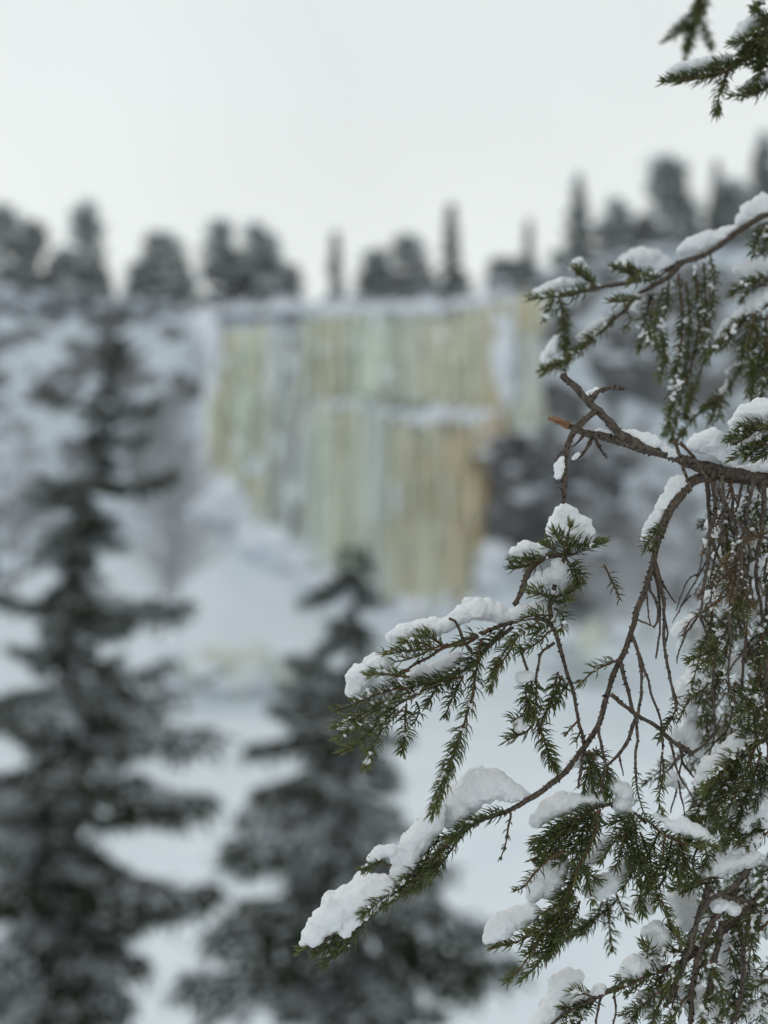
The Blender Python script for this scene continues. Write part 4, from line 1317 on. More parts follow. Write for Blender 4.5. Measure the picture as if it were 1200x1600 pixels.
# ---- tangle of bare twigs hanging under the dead branch
B7 = Branch([(1520, 800, 1.86, 10), (1300, 768, 1.74, 7), (1220, 752, 1.69, 5), (1160, 744, 1.665, 4), (1112, 736, 1.65, 3)], 'thin branch trailing a tangle of bare twigs')
for pts, r in (([(1104, 740), (1108, 800), (1112, 845), (1124, 870), (1136, 892)], 4), ([(1112, 741), (1118, 796), (1112, 830), (1106, 880), (1098, 930), (1094, 965)], 3.6), ([(1128, 743), (1132, 800), (1128, 850), (1140, 900), (1142, 960)], 3),
               ([(1122, 764), (1140, 800), (1160, 826), (1180, 838), (1210, 842)], 3.4), ([(1142, 744), (1146, 810), (1158, 860), (1152, 930)], 3), ([(1160, 747), (1150, 800), (1130, 830), (1122, 850)], 2.6), ([(1178, 749), (1166, 810), (1172, 870), (1160, 930), (1166, 1000)], 3.2),
               ([(1196, 751), (1190, 830), (1182, 900), (1190, 980), (1184, 1060)], 3.6), ([(1210, 753), (1204, 850), (1198, 930), (1200, 1040)], 4), ([(1094, 960), (1104, 985), (1108, 1000)], 2.4), ([(1094, 962), (1116, 966), (1132, 976), (1142, 974)], 2.2), ([(1094, 958), (1075, 985), (1062, 1010), (1058, 1036)], 2.0), ([(1098, 962), (1112, 982), (1116, 988)], 2),
               ([(1140, 960), (1142, 1000), (1138, 1050), (1150, 1100)], 2.6), ([(1120, 1022), (1114, 1066), (1115, 1110), (1116, 1150), (1110, 1180)], 2.6), ([(1166, 1000), (1160, 1060), (1170, 1120), (1160, 1180)], 2.6), ([(1184, 1050), (1178, 1110), (1186, 1180)], 2.6),
               ([(1200, 1030), (1196, 1110), (1202, 1190)], 3), ([(1108, 800), (1124, 812), (1134, 806)], 2), ([(1118, 800), (1108, 826), (1110, 850)], 2), ([(1150, 850), (1170, 900), (1178, 940)], 2.4), ([(1125, 850), (1112, 890), (1110, 940)], 2), ([(1148, 1095), (1140, 1130), (1120, 1160), (1100, 1180)], 2.4),
               ([(1080, 1178), (1100, 1166), (1114, 1146), (1126, 1120)], 2.6), ([(1062, 1180), (1046, 1200), (1022, 1218)], 2.4), ([(1062, 1160), (1064, 1190), (1058, 1230), (1048, 1270)], 2.2), ([(1048, 1160), (1058, 1200), (1076, 1236), (1086, 1254)], 2), ([(1066, 1190), (1084, 1214), (1094, 1228)], 2), ([(1060, 1220), (1066, 1250), (1070, 1280)], 1.8)):
    twig(B7, pts, 1.64 + rng.normal(0, .04), 1.63 + rng.normal(0, .04), r=r, r1=r * .55, mat=M_DEAD_BARK if rng.random() < .4 else None)
for i in range(34):
    x0 = rng.uniform(1098, 1215); y0 = rng.uniform(770, 1000) if i % 3 else rng.uniform(738, 752)
    ln = rng.uniform(60, 190); dx = rng.normal(-8, 44)
    pts = [(x0, y0), (x0 + dx * .3 + rng.normal(0, 5), y0 + ln * .35), (x0 + dx * .7 + rng.normal(0, 6), y0 + ln * .7), (x0 + dx, y0 + ln)]
    d_ = rng.uniform(1.62, 1.86)
    if rng.random() < .55:
        shoot(B7, pts, d_, d_ - .01, L=15, sparse=True, dust=.5, dead=rng.random() < .3)
    else:
        twig(B7, pts, d_, d_, r=rng.uniform(1.4, 2.4), r1=.9, pegs=1.2)
        for q in range(3):
            a_ = np.array(pts[1 + q % 2]) + rng.normal(0, 2, 2)
            w_ = rng.choice([-1, 1]) * rng.uniform(14, 44)
            twig(B7, [tuple(a_), (a_[0] + w_ * .5, a_[1] + rng.uniform(4, 22)), (a_[0] + w_, a_[1] + rng.uniform(10, 60))], d_, d_ + rng.normal(0, .01), r=1.5, r1=.8)
for i in range(34):
    x0 = rng.uniform(1108, 1215); y0 = rng.uniform(770, 1060)
    w_ = rng.normal(-14, 26); ln = rng.uniform(26, 74)
    d_ = rng.uniform(1.62, 1.8)
    shoot(B7, [(x0, y0), (x0 + w_ * .5, y0 + ln * .4), (x0 + w_, y0 + ln)], d_, d_ - .01, L=18, dens=.8, dust=1.0, tone=rng.uniform(-.08, .1), dead=rng.random() < .15)
for pts in ([(1160, 838), (1150, 856), (1138, 870), (1130, 884)], [(1200, 832), (1180, 842), (1166, 846)], [(1152, 880), (1140, 910), (1128, 928), (1118, 944)], [(1150, 890), (1146, 916), (1142, 938)], [(1160, 860), (1150, 880), (1140, 896)], [(1156, 900), (1164, 930), (1174, 948)], [(1150, 886), (1134, 900), (1122, 908)]):
    shoot(B7, pts, 1.60, 1.585, L=19, dens=.8, dead=True, dust=.3)
for pts in ([(1150, 930), (1160, 944), (1172, 950), (1180, 946)], [(1148, 936), (1154, 952), (1164, 964)]):
    shoot(B7, pts, 1.6, 1.585, L=18, tone=.28, dust=.2)
for pts in ([(1128, 1004), (1112, 1014), (1096, 1024), (1076, 1034)], [(1124, 1008), (1108, 1026), (1098, 1036)], [(1122, 1010), (1118, 1026), (1112, 1040)]):
    shoot(B7, pts, 1.60, 1.585, L=20, dens=1.1, tone=.22, dust=.1)

# ---- sprays filling the right side below
B8 = Branch([(1800, 1000, 1.95, 12), (1400, 1080, 1.75, 9), (1260, 1120, 1.66, 7), (1190, 1158, 1.63, 5), (1150, 1176, 1.62, 4), (1112, 1206, 1.61, 3)], 'green spray with a diagonal band of snow at the right edge')
for pts in ([(1200, 1156), (1160, 1174), (1126, 1200), (1096, 1238)], [(1185, 1164), (1150, 1192), (1120, 1222), (1104, 1246)], [(1170, 1172), (1140, 1196), (1112, 1224)], [(1180, 1170), (1160, 1220), (1140, 1256), (1120, 1290)], [(1190, 1175), (1172, 1230), (1156, 1270)], [(1160, 1190), (1130, 1240), (1112, 1276)], [(1150, 1195), (1118, 1245), (1096, 1282)],
            [(1140, 1230), (1126, 1270), (1118, 1296)], [(1200, 1180), (1190, 1230), (1176, 1262)], [(1166, 1230), (1152, 1280), (1148, 1300)], [(1112, 1230), (1092, 1262), (1080, 1284)], [(1190, 1100), (1176, 1130), (1160, 1150)], [(1200, 1090), (1190, 1140), (1180, 1160)], [(1176, 1060), (1168, 1100), (1150, 1130)], [(1190, 1040), (1184, 1080), (1170, 1110)], [(1200, 1130), (1180, 1146), (1160, 1152)]):
    shoot(B8, pts, 1.62 + rng.normal(0, .012), 1.6 + rng.normal(0, .012), L=22, dens=1.0, tone=.03, dust=.6)
B9 = Branch([(1700, 1200, 1.9, 10), (1380, 1262, 1.72, 7), (1240, 1286, 1.64, 5), (1190, 1294, 1.62, 4), (1150, 1306, 1.61, 3)], 'green spray under rounded snow at the right edge')
for pts in ([(1204, 1292), (1176, 1296), (1152, 1306), (1134, 1322)], [(1196, 1296), (1172, 1304), (1154, 1318)], [(1200, 1300), (1180, 1312), (1166, 1326)], [(1206, 1276), (1196, 1282), (1186, 1290)], [(1180, 1290), (1160, 1292), (1140, 1300)]):
    shoot(B9, pts, 1.615, 1.6, L=20, dens=1.1, dust=.2)

# ---- middle spray below the elbow of the drooping branch
B10 = Branch([(1010, 1284, 1.62, 4), (985, 1268, 1.61, 4), (960, 1258, 1.60, 4), (935, 1260, 1.595, 4), (905, 1274, 1.59, 3.4), (870, 1292, 1.585, 3), (840, 1316, 1.58, 2)], 'spray of dark needles under the drooping branch')
for pts, tn in (([(940, 1260), (905, 1274), (868, 1292), (830, 1318)], 0), ([(930, 1264), (895, 1286), (862, 1306), (836, 1328)], 0), ([(920, 1270), (885, 1300), (852, 1322), (832, 1345)], 0), ([(915, 1274), (885, 1310), (864, 1334), (842, 1350)], -.05), ([(900, 1280), (880, 1300), (860, 1316)], 0),
                ([(925, 1270), (908, 1306), (890, 1332), (868, 1352)], -.08), ([(930, 1268), (920, 1300), (904, 1330), (896, 1348)], -.1), ([(905, 1286), (888, 1320), (872, 1340)], -.08), ([(890, 1290), (862, 1324), (846, 1340)], 0), ([(938, 1264), (930, 1300), (914, 1336)], -.1)):
    shoot(B10, pts, 1.59, 1.575, L=21, dens=1.1, tone=tn, dust=.15)
shoot(B10, [(880, 1330), (856, 1345), (836, 1364), (820, 1384), (804, 1392)], 1.575, 1.555, L=17, sparse=True, dens=1.3, dust=0, tone=-.1, r=2.4)
shoot(B10, [(934, 1266), (930, 1300), (918, 1330), (902, 1356), (898, 1380)], 1.575, 1.57, L=17, sparse=True, dens=1.6, dust=0, tone=-.1, r=2.8)
for pts in ([(904, 1340), (912, 1362), (920, 1384), (926, 1410)], [(908, 1348), (920, 1366), (934, 1376)], [(900, 1350), (896, 1380), (884, 1404), (872, 1420)], [(906, 1350), (888, 1384), (874, 1410), (850, 1430)], [(898, 1370), (884, 1410), (860, 1436)],
            [(896, 1390), (880, 1424), (856, 1444), (826, 1458)], [(890, 1420), (850, 1446), (812, 1470), (766, 1482)], [(880, 1428), (848, 1466), (822, 1500), (793, 1534)], [(884, 1426), (862, 1470), (842, 1506), (816, 1530)], [(892, 1420), (878, 1460), (860, 1494)], [(876, 1430), (846, 1452), (822, 1460)], [(862, 1446), (838, 1478), (820, 1494)],
            [(870, 1440), (852, 1474), (836, 1490)], [(880, 1440), (866, 1478), (852, 1498)], [(906, 1408), (892, 1440), (874, 1470)]):
    shoot(B10, pts, 1.59 + rng.normal(0, .01), 1.575 + rng.normal(0, .01), L=21, dens=1.05, tone=.02, dust=.2)
twig(B10, [(900, 1350), (892, 1390), (880, 1426), (850, 1448)], 1.6, 1.585, r=3.2, r1=2)
for pts, tn in (([(986, 1270), (975, 1280), (960, 1284), (944, 1290)], .18), ([(992, 1272), (984, 1284), (968, 1296)], .18), ([(998, 1276), (984, 1296), (976, 1316)], .1), ([(984, 1282), (966, 1304), (950, 1330), (938, 1348)], 0), ([(978, 1288), (972, 1326), (962, 1356)], -.05), ([(990, 1280), (994, 1320), (988, 1356)], -.05),
                ([(982, 1290), (992, 1334), (1012, 1376), (1040, 1428), (1066, 1474)], .12), ([(985, 1310), (1000, 1350), (1020, 1390), (1046, 1430)], .05), ([(976, 1300), (984, 1350), (1000, 1386)], 0), ([(996, 1340), (984, 1370), (972, 1390)], 0), ([(1010, 1370), (1000, 1400), (1004, 1430)], 0), ([(1000, 1300), (1014, 1340), (1018, 1370)], -.08),
                ([(1008, 1280), (1044, 1308), (1084, 1318), (1120, 1326)], .1), ([(1020, 1292), (1056, 1314), (1096, 1324)], .08), ([(1040, 1306), (1034, 1344), (1018, 1376), (1010, 1394)], 0), ([(1060, 1314), (1070, 1344), (1078, 1372)], 0), ([(1066, 1316), (1058, 1350), (1062, 1384)], 0), ([(1090, 1320), (1082, 1350), (1088, 1376)], 0), ([(1030, 1300), (1014, 1330), (1006, 1350)], -.05), ([(1050, 1310), (1044, 1350), (1030, 1390), (1024, 1410)], 0), ([(1100, 1322), (1104, 1340), (1098, 1356)], .05),
                ([(1130, 1372), (1100, 1374), (1072, 1384), (1050, 1392)], .1), ([(1120, 1376), (1090, 1384), (1064, 1396)], .1)):
    shoot(B10, pts, 1.60 + rng.normal(0, .01), 1.585 + rng.normal(0, .01), L=21, dens=1.05, tone=tn, dust=.2)
for pts in ([(966, 1404), (944, 1424), (916, 1446), (892, 1462)], [(948, 1406), (950, 1440), (956, 1488)], [(962, 1396), (972, 1420), (984, 1438)], [(920, 1440), (890, 1460), (872, 1476)], [(940, 1410), (930, 1440), (910, 1462)]):
    shoot(B10, pts, 1.74, 1.72, L=20, dens=1.0, tone=.05, dust=.2)

# ---- lowest branch at the bottom right
B11 = Branch([(1900, 1300, 1.95, 14), (1400, 1352, 1.75, 10), (1240, 1390, 1.66, 9), (1170, 1420, 1.63, 8), (1120, 1462, 1.61, 8), (1062, 1504, 1.60, 7), (1004, 1526, 1.595, 6), (944, 1552, 1.59, 5.4), (890, 1580, 1.585, 4), (850, 1610, 1.58, 3)], 'lowest branch, crossing the bottom right corner')
for pts in ([(940, 1554), (908, 1570), (880, 1590), (862, 1612)], [(930, 1556), (904, 1566), (876, 1578)], [(925, 1558), (906, 1552), (892, 1550)], [(936, 1556), (916, 1580), (900, 1606)], [(920, 1564), (900, 1588), (886, 1612)], [(1040, 1514), (1008, 1526), (980, 1540), (962, 1550)], [(1020, 1520), (994, 1542), (978, 1556)], [(1010, 1522), (986, 1522), (966, 1530)], [(1050, 1510), (1030, 1530), (1016, 1548)],
            [(1080, 1490), (1052, 1488), (1030, 1496)], [(1060, 1500), (1050, 1530), (1034, 1552)], [(1090, 1480), (1066, 1470), (1050, 1452)], [(1040, 1530), (1010, 1560), (990, 1590), (974, 1612)], [(1050, 1540), (1030, 1570), (1016, 1606)], [(1060, 1540), (1050, 1580), (1046, 1612)], [(1030, 1550), (1000, 1574), (972, 1586)], [(1100, 1500), (1084, 1530), (1076, 1560)], [(1020, 1500), (1012, 1484), (1004, 1470)],
            [(1070, 1560), (1050, 1590), (1030, 1612)], [(1110, 1500), (1124, 1540), (1130, 1580)], [(1120, 1520), (1110, 1560), (1096, 1600)], [(1140, 1480), (1150, 1520), (1146, 1570)], [(1160, 1440), (1150, 1480), (1156, 1530)], [(1180, 1420), (1172, 1460), (1180, 1500)], [(1200, 1440), (1180, 1460), (1164, 1470)], [(1206, 1500), (1186, 1530), (1170, 1560)], [(1210, 1560), (1180, 1572), (1150, 1596)],
            [(1200, 1400), (1180, 1436), (1176, 1460)], [(1130, 1470), (1112, 1466), (1096, 1470)], [(1210, 1350), (1196, 1380), (1190, 1410)], [(1200, 1530), (1176, 1545), (1160, 1560)], [(1150, 1560), (1130, 1590), (1120, 1612)], [(1190, 1570), (1186, 1600), (1180, 1620)]):
    shoot(B11, pts, 1.60 + rng.normal(0, .015), 1.585 + rng.normal(0, .015), L=20, dens=1.0, tone=.02, dust=.9)
for pts, r in (([(1152, 1388), (1124, 1424), (1098, 1474), (1084, 1530), (1078, 1612)], 5.5), ([(1128, 1440), (1118, 1500), (1104, 1560), (1096, 1620)], 5), ([(1108, 1384), (1090, 1440), (1072, 1500), (1052, 1545), (1040, 1572)], 5), ([(1200, 1378), (1176, 1412), (1166, 1460), (1160, 1520), (1152, 1580)], 4), ([(1076, 1480), (1062, 1520), (1042, 1562)], 3.6),
               ([(1190, 1400), (1184, 1440), (1166, 1480)], 4), ([(1160, 1530), (1156, 1570), (1140, 1612)], 3), ([(1168, 1360), (1140, 1392), (1110, 1404), (1090, 1440)], 5), ([(1130, 1400), (1180, 1410), (1210, 1404)], 4), ([(940, 1556), (934, 1580), (932, 1604)], 2.2), ([(960, 1548), (962, 1580), (956, 1606)], 2)):
    twig(B11, pts, 1.59 + rng.normal(0, .01), 1.58, r=r, r1=r * .7, pegs=1.6, mat=M_DEAD_BARK if rng.random() < .5 else None)

# ---- undergrowth of sprays further back at the right side
B12 = Branch([(1900, 900, 2.2, 12), (1500, 1000, 2.05, 9), (1320, 1080, 1.95, 7), (1230, 1180, 1.9, 6), (1180, 1300, 1.88, 5), (1140, 1420, 1.86, 4), (1110, 1540, 1.84, 3)], 'hanging branch further back in the crown')
for i in range(95):
    y0 = rng.uniform(900, 1560)
    xmin = np.interp(y0, [900, 1000, 1150, 1300, 1450, 1560], [1140, 1120, 1090, 1040, 1090, 1060])
    x0 = rng.uniform(xmin, 1215)
    ln = rng.uniform(50, 120); dx = rng.normal(-10, 30)
    pts = [(x0, y0), (x0 + dx * .35 + rng.normal(0, 3), y0 + ln * .33), (x0 + dx * .75, y0 + ln * .7), (x0 + dx, y0 + ln)]
    d_ = rng.uniform(1.68, 1.95)
    shoot(B12, pts, d_, d_ - .02, L=19, dens=.85, tone=rng.uniform(-.04, .14), dust=1.3)

# ---- sprigs against the sky at the top right
D13 = 1.82
B13 = Branch([(2300, -300, 2.2, 14), (1600, -100, 2.0, 10), (1300, 40, 1.88, 8), (1220, 70, D13, 6), (1180, 86, D13, 5), (1150, 98, D13, 4), (1124, 116, D13, 3.4), (1090, 124, D13, 2.6)], 'snowy sprig against the sky at the top right')
for pts in ([(1158, 98), (1120, 118), (1080, 124), (1038, 128)], [(1140, 106), (1100, 122), (1060, 128)], [(1130, 112), (1090, 120), (1050, 124)], [(1140, 104), (1128, 132), (1122, 156), (1120, 178)], [(1150, 100), (1130, 102), (1116, 108)], [(1220, 128), (1190, 138), (1164, 146), (1140, 152)], [(1210, 134), (1180, 146), (1160, 152)], [(1220, 90), (1190, 96), (1164, 100), (1146, 106)],
            [(1210, 40), (1186, 66), (1166, 84), (1150, 100)], [(1210, 60), (1180, 76), (1156, 84)], [(1200, 20), (1186, 46), (1172, 70)], [(1216, 10), (1200, 40), (1190, 66)], [(1210, 76), (1190, 84), (1170, 92)], [(1196, 50), (1180, 74), (1160, 90)], [(1220, 100), (1196, 104), (1180, 110)], [(1180, 70), (1160, 66), (1142, 70)], [(1210, 30), (1190, 24), (1178, 14)], [(1206, 88), (1190, 110), (1184, 122)], [(1220, 50), (1200, 70), (1190, 96)], [(1196, 6), (1184, 8), (1176, 18)]):
    shoot(B13, pts, D13 + rng.normal(0, .01), D13 - .015 + rng.normal(0, .01), L=20, dens=1.15, tone=-.02, dust=.2)
D14 = 2.25
B14 = Branch([(2100, -500, 2.4, 12), (1400, -260, 2.35, 8), (1160, -120, D14, 6), (1100, -40, D14, 5), (1090, 10, D14, 4), (1086, 34, D14, 3)], 'blurred sprig hanging into the top edge')
for pts in ([(1096, -30), (1090, 6), (1082, 36), (1060, 52), (1038, 66)], [(1092, 0), (1084, 36), (1076, 64), (1071, 90)], [(1094, 0), (1096, 30), (1104, 54), (1112, 74)], [(1100, -20), (1092, 10), (1086, 34)], [(1086, 20), (1066, 40), (1046, 58)], [(1084, 30), (1080, 60), (1074, 80)], [(1106, -20), (1100, 10), (1092, 30)]):
    shoot(B14, pts, D14, D14 - .02, L=16, dens=1.3, tone=.05, dust=.25)

# ------------------------------------------------------------------ lumps of snow lying on the front spruce
clump([(476, 1476, 9), (500, 1450, 21), (530, 1420, 30), (565, 1402, 34), (596, 1388, 24)], 1.565, 'long sloping snow lump on the tip of the lowest-left spray')
clump([(560, 1420, 14), (548, 1444, 12), (540, 1458, 12)], 1.555, 'small crumbly snow tongue hanging under the long sloping lump', lobes=1.4)
clump([(626, 1372, 16), (640, 1340, 23), (655, 1312, 25), (672, 1286, 22), (684, 1268, 14)], 1.575, 'steep snow ridge on the drooping spray, left of the hanging needle shoot')
clump([(582, 1340, 7), (598, 1330, 11), (612, 1330, 10)], 1.555, 'thin snow cap on the short side shoot of the drooping spray')
clump([(706, 1284, 16), (722, 1256, 28), (748, 1232, 30), (775, 1226, 26), (800, 1240, 17), (822, 1244, 7)], 1.59, 'large rounded snow heap where the drooping branch levels out')
clump([(1060, 752, 13), (1046, 776, 14), (1034, 800, 14), (1020, 824, 12), (1008, 846, 7)], 1.61, 'narrow snow strip on the curved neck of the drooping branch')
clump([(872, 826, 17), (884, 808, 20), (900, 818, 20), (922, 832, 11), (880, 832, 20)], 1.595, 'tall white snow cap on the upright tuft')
clump([(806, 866, 10), (822, 860, 15), (842, 862, 12), (858, 848, 9)], 1.595, 'snow pad left of the upright tuft, over its left-pointing shoot')
clump([(836, 912, 12), (856, 902, 15), (880, 896, 15), (872, 880, 11)], 1.59, 'snow pad lying in the fork below the tall white cap')
clump([(612, 996, 12), (640, 990, 18), (672, 985, 17), (704, 975, 14), (730, 958, 18), (758, 952, 20), (785, 966, 15), (808, 962, 12), (836, 950, 13), (850, 955, 8)], 1.595, 'long lumpy snow ridge along the top of the far-reaching spray')
clump([(556, 1080, 13), (566, 1056, 20), (586, 1040, 20), (606, 1044, 15), (612, 1062, 12)], 1.575, 'rounded snow pad at the left end of the far-reaching spray')
clump([(640, 1062, 12), (664, 1050, 16), (690, 1044, 15), (712, 1030, 12)], 1.60, 'snow between the stems of the far-reaching spray')
clump([(530, 1136, 7), (548, 1132, 11), (566, 1124, 10), (592, 1110, 8), (604, 1090, 9)], 1.56, 'thin snow on the low leftmost shoots of the far-reaching spray', lobes=1.5)
clump([(816, 1060, 9), (826, 1058, 9)], 1.58, 'small snow knob on the hanging shoot beneath the upright tuft')
clump([(808, 1138, 9), (818, 1130, 12), (826, 1124, 9)], 1.575, 'round snow ball on the bend of the hanging shoot left of the elbow')
clump([(892, 1196, 9), (908, 1184, 11), (922, 1180, 9)], 1.60, 'snow tucked behind the elbow of the drooping branch')
clump([(934, 1214, 12), (924, 1228, 12), (930, 1196, 9)], 1.62, 'snow behind the dark needles under the elbow')
clump([(840, 1284, 12), (856, 1268, 18), (880, 1256, 19), (910, 1252, 14), (936, 1248, 9)], 1.60, 'broad snow pad on the spray right under the elbow')
clump([(958, 1228, 12), (972, 1236, 15), (984, 1250, 12), (968, 1256, 14), (980, 1272, 8)], 1.60, 'two-lobed snow lump between the two middle sprays')
clump([(1028, 1276, 7), (1050, 1292, 9), (1074, 1294, 14), (1096, 1306, 12), (1116, 1318, 6)], 1.595, 'snow on the spray that points right under the bare twig fork', lobes=1.4)
clump([(764, 1468, 11), (782, 1452, 20), (806, 1436, 21), (830, 1426, 14)], 1.59, 'snow wedge on the small spray above the empty snowfield')
clump([(832, 1400, 12), (842, 1376, 22), (858, 1356, 24), (872, 1348, 18), (860, 1392, 16)], 1.605, 'big soft snow lump above the small wedge-topped spray')
clump([(920, 1340, 15), (934, 1332, 15), (948, 1316, 12)], 1.63, 'snow patch half hidden by the thin dark hanging shoot')
clump([(924, 1392, 14), (944, 1388, 17), (962, 1372, 16), (974, 1356, 10)], 1.61, 'snow lump left of the long diagonal green shoot')
clump([(1080, 1092, 28), (1096, 1068, 28), (1112, 1046, 22), (1124, 1036, 14), (1076, 1118, 20)], 1.80, 'tall soft white snow mass behind the thin hanging twig')
clump([(1056, 1150, 18), (1074, 1148, 22), (1092, 1168, 16)], 1.78, 'soft snow below the tall white mass')
clump([(1068, 988, 15), (1088, 972, 16), (1104, 990, 14), (1072, 1010, 14)], 1.76, 'snow on the blurred twigs above the bright green tip')
clump([(1096, 1216, 13), (1112, 1196, 15), (1132, 1178, 15), (1152, 1160, 16), (1170, 1152, 12)], 1.625, 'diagonal snow band over the dark green spray at the right')
clump([(1160, 1296, 10), (1174, 1280, 14), (1190, 1264, 18), (1208, 1252, 20), (1196, 1284, 14)], 1.62, 'rounded snow heap over the dark spray at the right edge, below the diagonal band')
clump([(1100, 1366, 12), (1116, 1356, 16), (1140, 1352, 16), (1164, 1346, 14), (1184, 1338, 9)], 1.615, 'flat snow shelf above the frosted brown stems')
clump([(1150, 1330, 10), (1166, 1322, 14), (1184, 1312, 11)], 1.62, 'small snow lump resting just over the flat snow shelf')
clump([(850, 1604, 20), (862, 1576, 24), (876, 1546, 26), (884, 1536, 25), (896, 1556, 16)], 1.60, 'tall smooth snow hump at the bottom edge')
clump([(930, 1552, 8), (938, 1546, 9)], 1.59, 'small snow knob on the bare part of the lowest branch')
clump([(972, 1526, 12), (990, 1510, 19), (1010, 1502, 22), (1026, 1510, 13)], 1.60, 'rounded snow lump halfway along the lowest branch')
clump([(1022, 1482, 14), (1036, 1470, 14), (1026, 1450, 11), (1012, 1456, 10)], 1.615, 'crumbly snow climbing the needles over the lowest branch', lobes=1.5)
clump([(1056, 1404, 15), (1064, 1424, 18), (1076, 1396, 15), (1072, 1446, 14)], 1.66, 'snow behind the long diagonal green shoot')
clump([(1032, 1542, 12), (1056, 1546, 17), (1090, 1556, 17), (1070, 1562, 15)], 1.64, 'snow plate behind the brown stems at the bottom right')
clump([(1004, 1560, 12), (1020, 1556, 13), (1010, 1580, 12), (1024, 1590, 11)], 1.60, 'snow bits on the bottom spray left of the brown stems', lobes=1.4)
clump([(1130, 1470, 12), (1140, 1490, 12), (1132, 1520, 12), (1138, 1540, 9)], 1.65, 'snow between the brown stems and the right edge')
clump([(1176, 1452, 16), (1192, 1444, 16), (1204, 1460, 14)], 1.64, 'snow lump at the right edge beside the brown stems')
clump([(1176, 1542, 11), (1194, 1536, 13), (1210, 1540, 12)], 1.62, 'snow lump at the right edge near the bottom')
clump([(1066, 392, 10), (1080, 384, 15), (1108, 378, 16), (1132, 368, 13), (1148, 358, 8)], D4 + .01, 'smooth oval snow cap on the blurred upper branch')
clump([(1160, 344, 12), (1176, 336, 19), (1198, 328, 21), (1216, 326, 18)], D4 + .01, 'big smooth snow cap at the right edge, above the oval one')
clump([(836, 458, 6), (858, 450, 9), (880, 442, 10), (896, 444, 8)], D4, 'thin snow wedge on the tip of the blurred upper branch')
clump([(898, 412, 7), (906, 410, 8), (916, 420, 6)], D4, 'tiny snow cap on the stub rising from the blurred upper branch')
clump([(976, 408, 10), (996, 400, 15), (1018, 402, 15), (1036, 412, 11)], 2.06, 'bluish blurred snow lump between the stub and the oval cap')
clump([(994, 480, 8), (1008, 464, 11), (1028, 454, 12), (1046, 450, 9)], D4 + .02, 'snow arch over the hanging green bunch of the blurred branch')
clump([(906, 528, 7), (922, 518, 9), (940, 506, 9), (950, 500, 6)], D4, 'snow pad on the lower fork of the blurred branch')
clump([(852, 560, 8), (862, 544, 11), (872, 532, 8)], D4, 'snow at the lower end of the blurred fork, above the dead twig')
clump([(1154, 424, 11), (1174, 418, 15), (1196, 416, 15)], D5 + .02, 'blurred snow cap at the right edge under the big smooth one')
clump([(1118, 528, 6), (1136, 508, 9), (1158, 494, 10), (1180, 478, 11), (1204, 458, 12)], D5, 'narrow snow strip along the blurred side branch at the right edge')
clump([(1084, 696, 13), (1098, 690, 19), (1114, 694, 19), (1128, 710, 13), (1146, 722, 9)], 1.615, 'domed snow lump on the dead branch')
clump([(960, 674, 6), (978, 680, 10), (1000, 686, 13), (1022, 694, 12), (1042, 706, 8), (1056, 712, 5)], 1.605, 'long snow strip along the top of the dead branch')
clump([(936, 676, 7), (944, 680, 8), (954, 684, 5)], 1.61, 'snow wedged in the fork of the dead branch')
clump([(915, 624, 6), (922, 616, 8), (930, 611, 7)], 1.61, 'snow held under the curled dead twig')
clump([(878, 586, 5), (884, 588, 5), (888, 598, 3)], 1.58, 'tiny snow crown on the end of the upright dead twig')
clump([(870, 728, 6), (872, 744, 6), (878, 716, 4)], 1.575, 'frosty snow crumbs on the down-hanging dead twig', lobes=1.6)
clump([(897, 716, 4), (904, 710, 4)], 1.605, 'small snow streak on the thin side twig of the dead branch')
clump([(1146, 668, 10), (1164, 652, 16), (1188, 644, 19), (1210, 642, 20)], 1.60, 'thick snow cap on the green tuft above the dead branch')
clump([(1152, 704, 7), (1166, 690, 9), (1182, 682, 9)], 1.58, 'small snow strip between the shoots of the green tuft')
clump([(1158, 734, 9), (1180, 730, 12), (1204, 728, 13)], 1.64, 'snow on the dead branch under the green tuft')
clump([(1044, 118, 6), (1060, 108, 11), (1088, 103, 12), (1116, 98, 10), (1138, 92, 7)], D13 + .005, 'flat snow cap on the sky-lit sprig at the top')
clump([(1148, 68, 9), (1160, 50, 13), (1174, 34, 13), (1184, 24, 8)], D13 + .01, 'steep snow patch on the dark mass at the top right corner')
clump([(1164, 138, 7), (1182, 128, 11), (1204, 122, 12)], D13 + .005, 'snow cap on the small sprig under the top right corner')
clump([(1070, 30, 6), (1058, 40, 6), (1080, 22, 5)], D14, 'faint snow on the blurred sprig at the top edge')
clump([(1150, 800, 10), (1160, 790, 12), (1172, 800, 9)], 1.74, 'snow caught high in the tangle of bare twigs')
clump([(1120, 906, 10), (1132, 892, 10), (1142, 910, 9)], 1.72, 'snow caught by the withered brown needles')
clump([(1182, 892, 12), (1200, 884, 14)], 1.66, 'snow pad at the right edge beside the bare twigs')
clump([(1186, 1000, 11), (1174, 1016, 11), (1190, 1030, 9)], 1.76, 'snow deep in the tangle at the right edge')

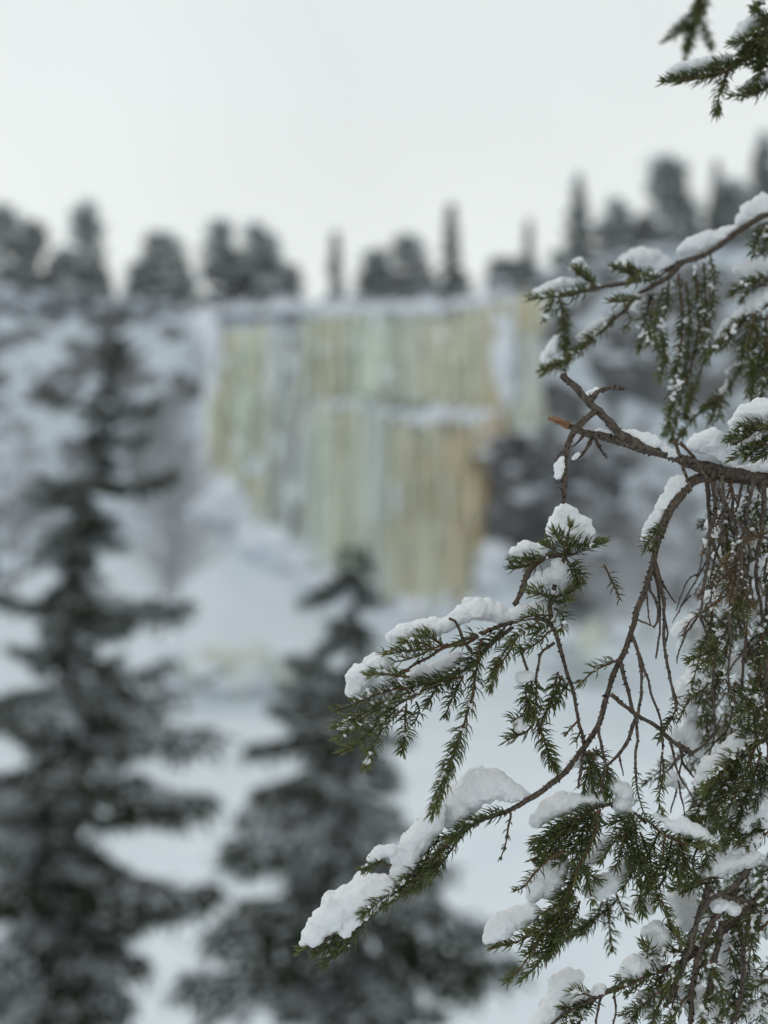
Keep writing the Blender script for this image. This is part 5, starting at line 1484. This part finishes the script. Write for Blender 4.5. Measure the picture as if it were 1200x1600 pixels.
clump([(1120, 1420, 10), (1132, 1412, 13), (1146, 1420, 11)], 1.60, 'snow pad on the brown stem just under the flat snow shelf')
clump([(1080, 1584, 12), (1100, 1576, 15), (1122, 1586, 12)], 1.60, 'snow lump at the very bottom between two brown stems', lobes=1.4)
clump([(1160, 1588, 12), (1182, 1580, 14), (1200, 1590, 12)], 1.61, 'snow lump in the bottom right corner')
clump([(1186, 1398, 10), (1200, 1390, 13), (1212, 1398, 12)], 1.62, 'snow pad at the right edge above the brown stems')
clump([(1130, 1268, 9), (1142, 1256, 11), (1150, 1270, 10)], 1.66, 'snow glimpsed among the dark needles below the diagonal band')
clump([(1176, 1210, 12), (1190, 1198, 14), (1204, 1210, 12)], 1.67, 'snow at the right edge behind the dark green spray')
clump([(1150, 1130, 9), (1164, 1120, 11), (1176, 1130, 10)], 1.68, 'snow above the diagonal band, between hanging twigs')
clump([(992, 1420, 10), (1002, 1408, 12), (1012, 1420, 10)], 1.64, 'small snow lump under the fork of the middle sprays')
clump([(1040, 1224, 9), (1050, 1214, 12), (1062, 1226, 10)], 1.66, 'snow behind the bare twig fork')
clump([(1112, 820, 9), (1122, 808, 11), (1128, 824, 8)], 1.72, 'snow on a twig near the left side of the bare tangle')
clump([(1190, 780, 12), (1204, 772, 14), (1214, 784, 12)], 1.74, 'snow right under the dead branch at the right edge')
clump([(1150, 960, 10), (1160, 950, 12), (1172, 962, 10)], 1.76, 'snow below the yellowish needles in the tangle')

clump([(1122, 868, 9), (1132, 856, 12), (1140, 870, 9)], 1.68, 'snow knob on the twigs just above the withered brown needles')
clump([(1168, 860, 10), (1180, 850, 12), (1190, 862, 10)], 1.70, 'snow in the tangle right of the withered brown needles')
clump([(1106, 940, 8), (1114, 930, 10), (1122, 944, 8)], 1.70, 'snow on the twig fork left of the yellowish needles')
clump([(1140, 1046, 9), (1152, 1036, 12), (1160, 1050, 9)], 1.70, 'snow right of the bright green tip')
clump([(1192, 950, 10), (1204, 940, 12), (1212, 954, 10)], 1.70, 'snow at the right edge, right of the yellowish needles')
clump([(1180, 1090, 10), (1194, 1080, 13), (1206, 1092, 11)], 1.72, 'snow at the right edge level with the tall white mass')

# small rests of snow caught in the needles, one piece of each branch
for br in (B2, B3, B4, B5, B6, B7, B8, B9, B10, B11, B12, B13, B14):
    if not br.dust: continue
    me = remeshed('snow_dusting', [(c, (r, r, r * .75)) for c, r in br.dust], .0016, M_SNOW, br.o3, .8, 1)
    o = link('snow_dusting', me, br.obj, br.o3)
    o['kind'] = 'stuff'
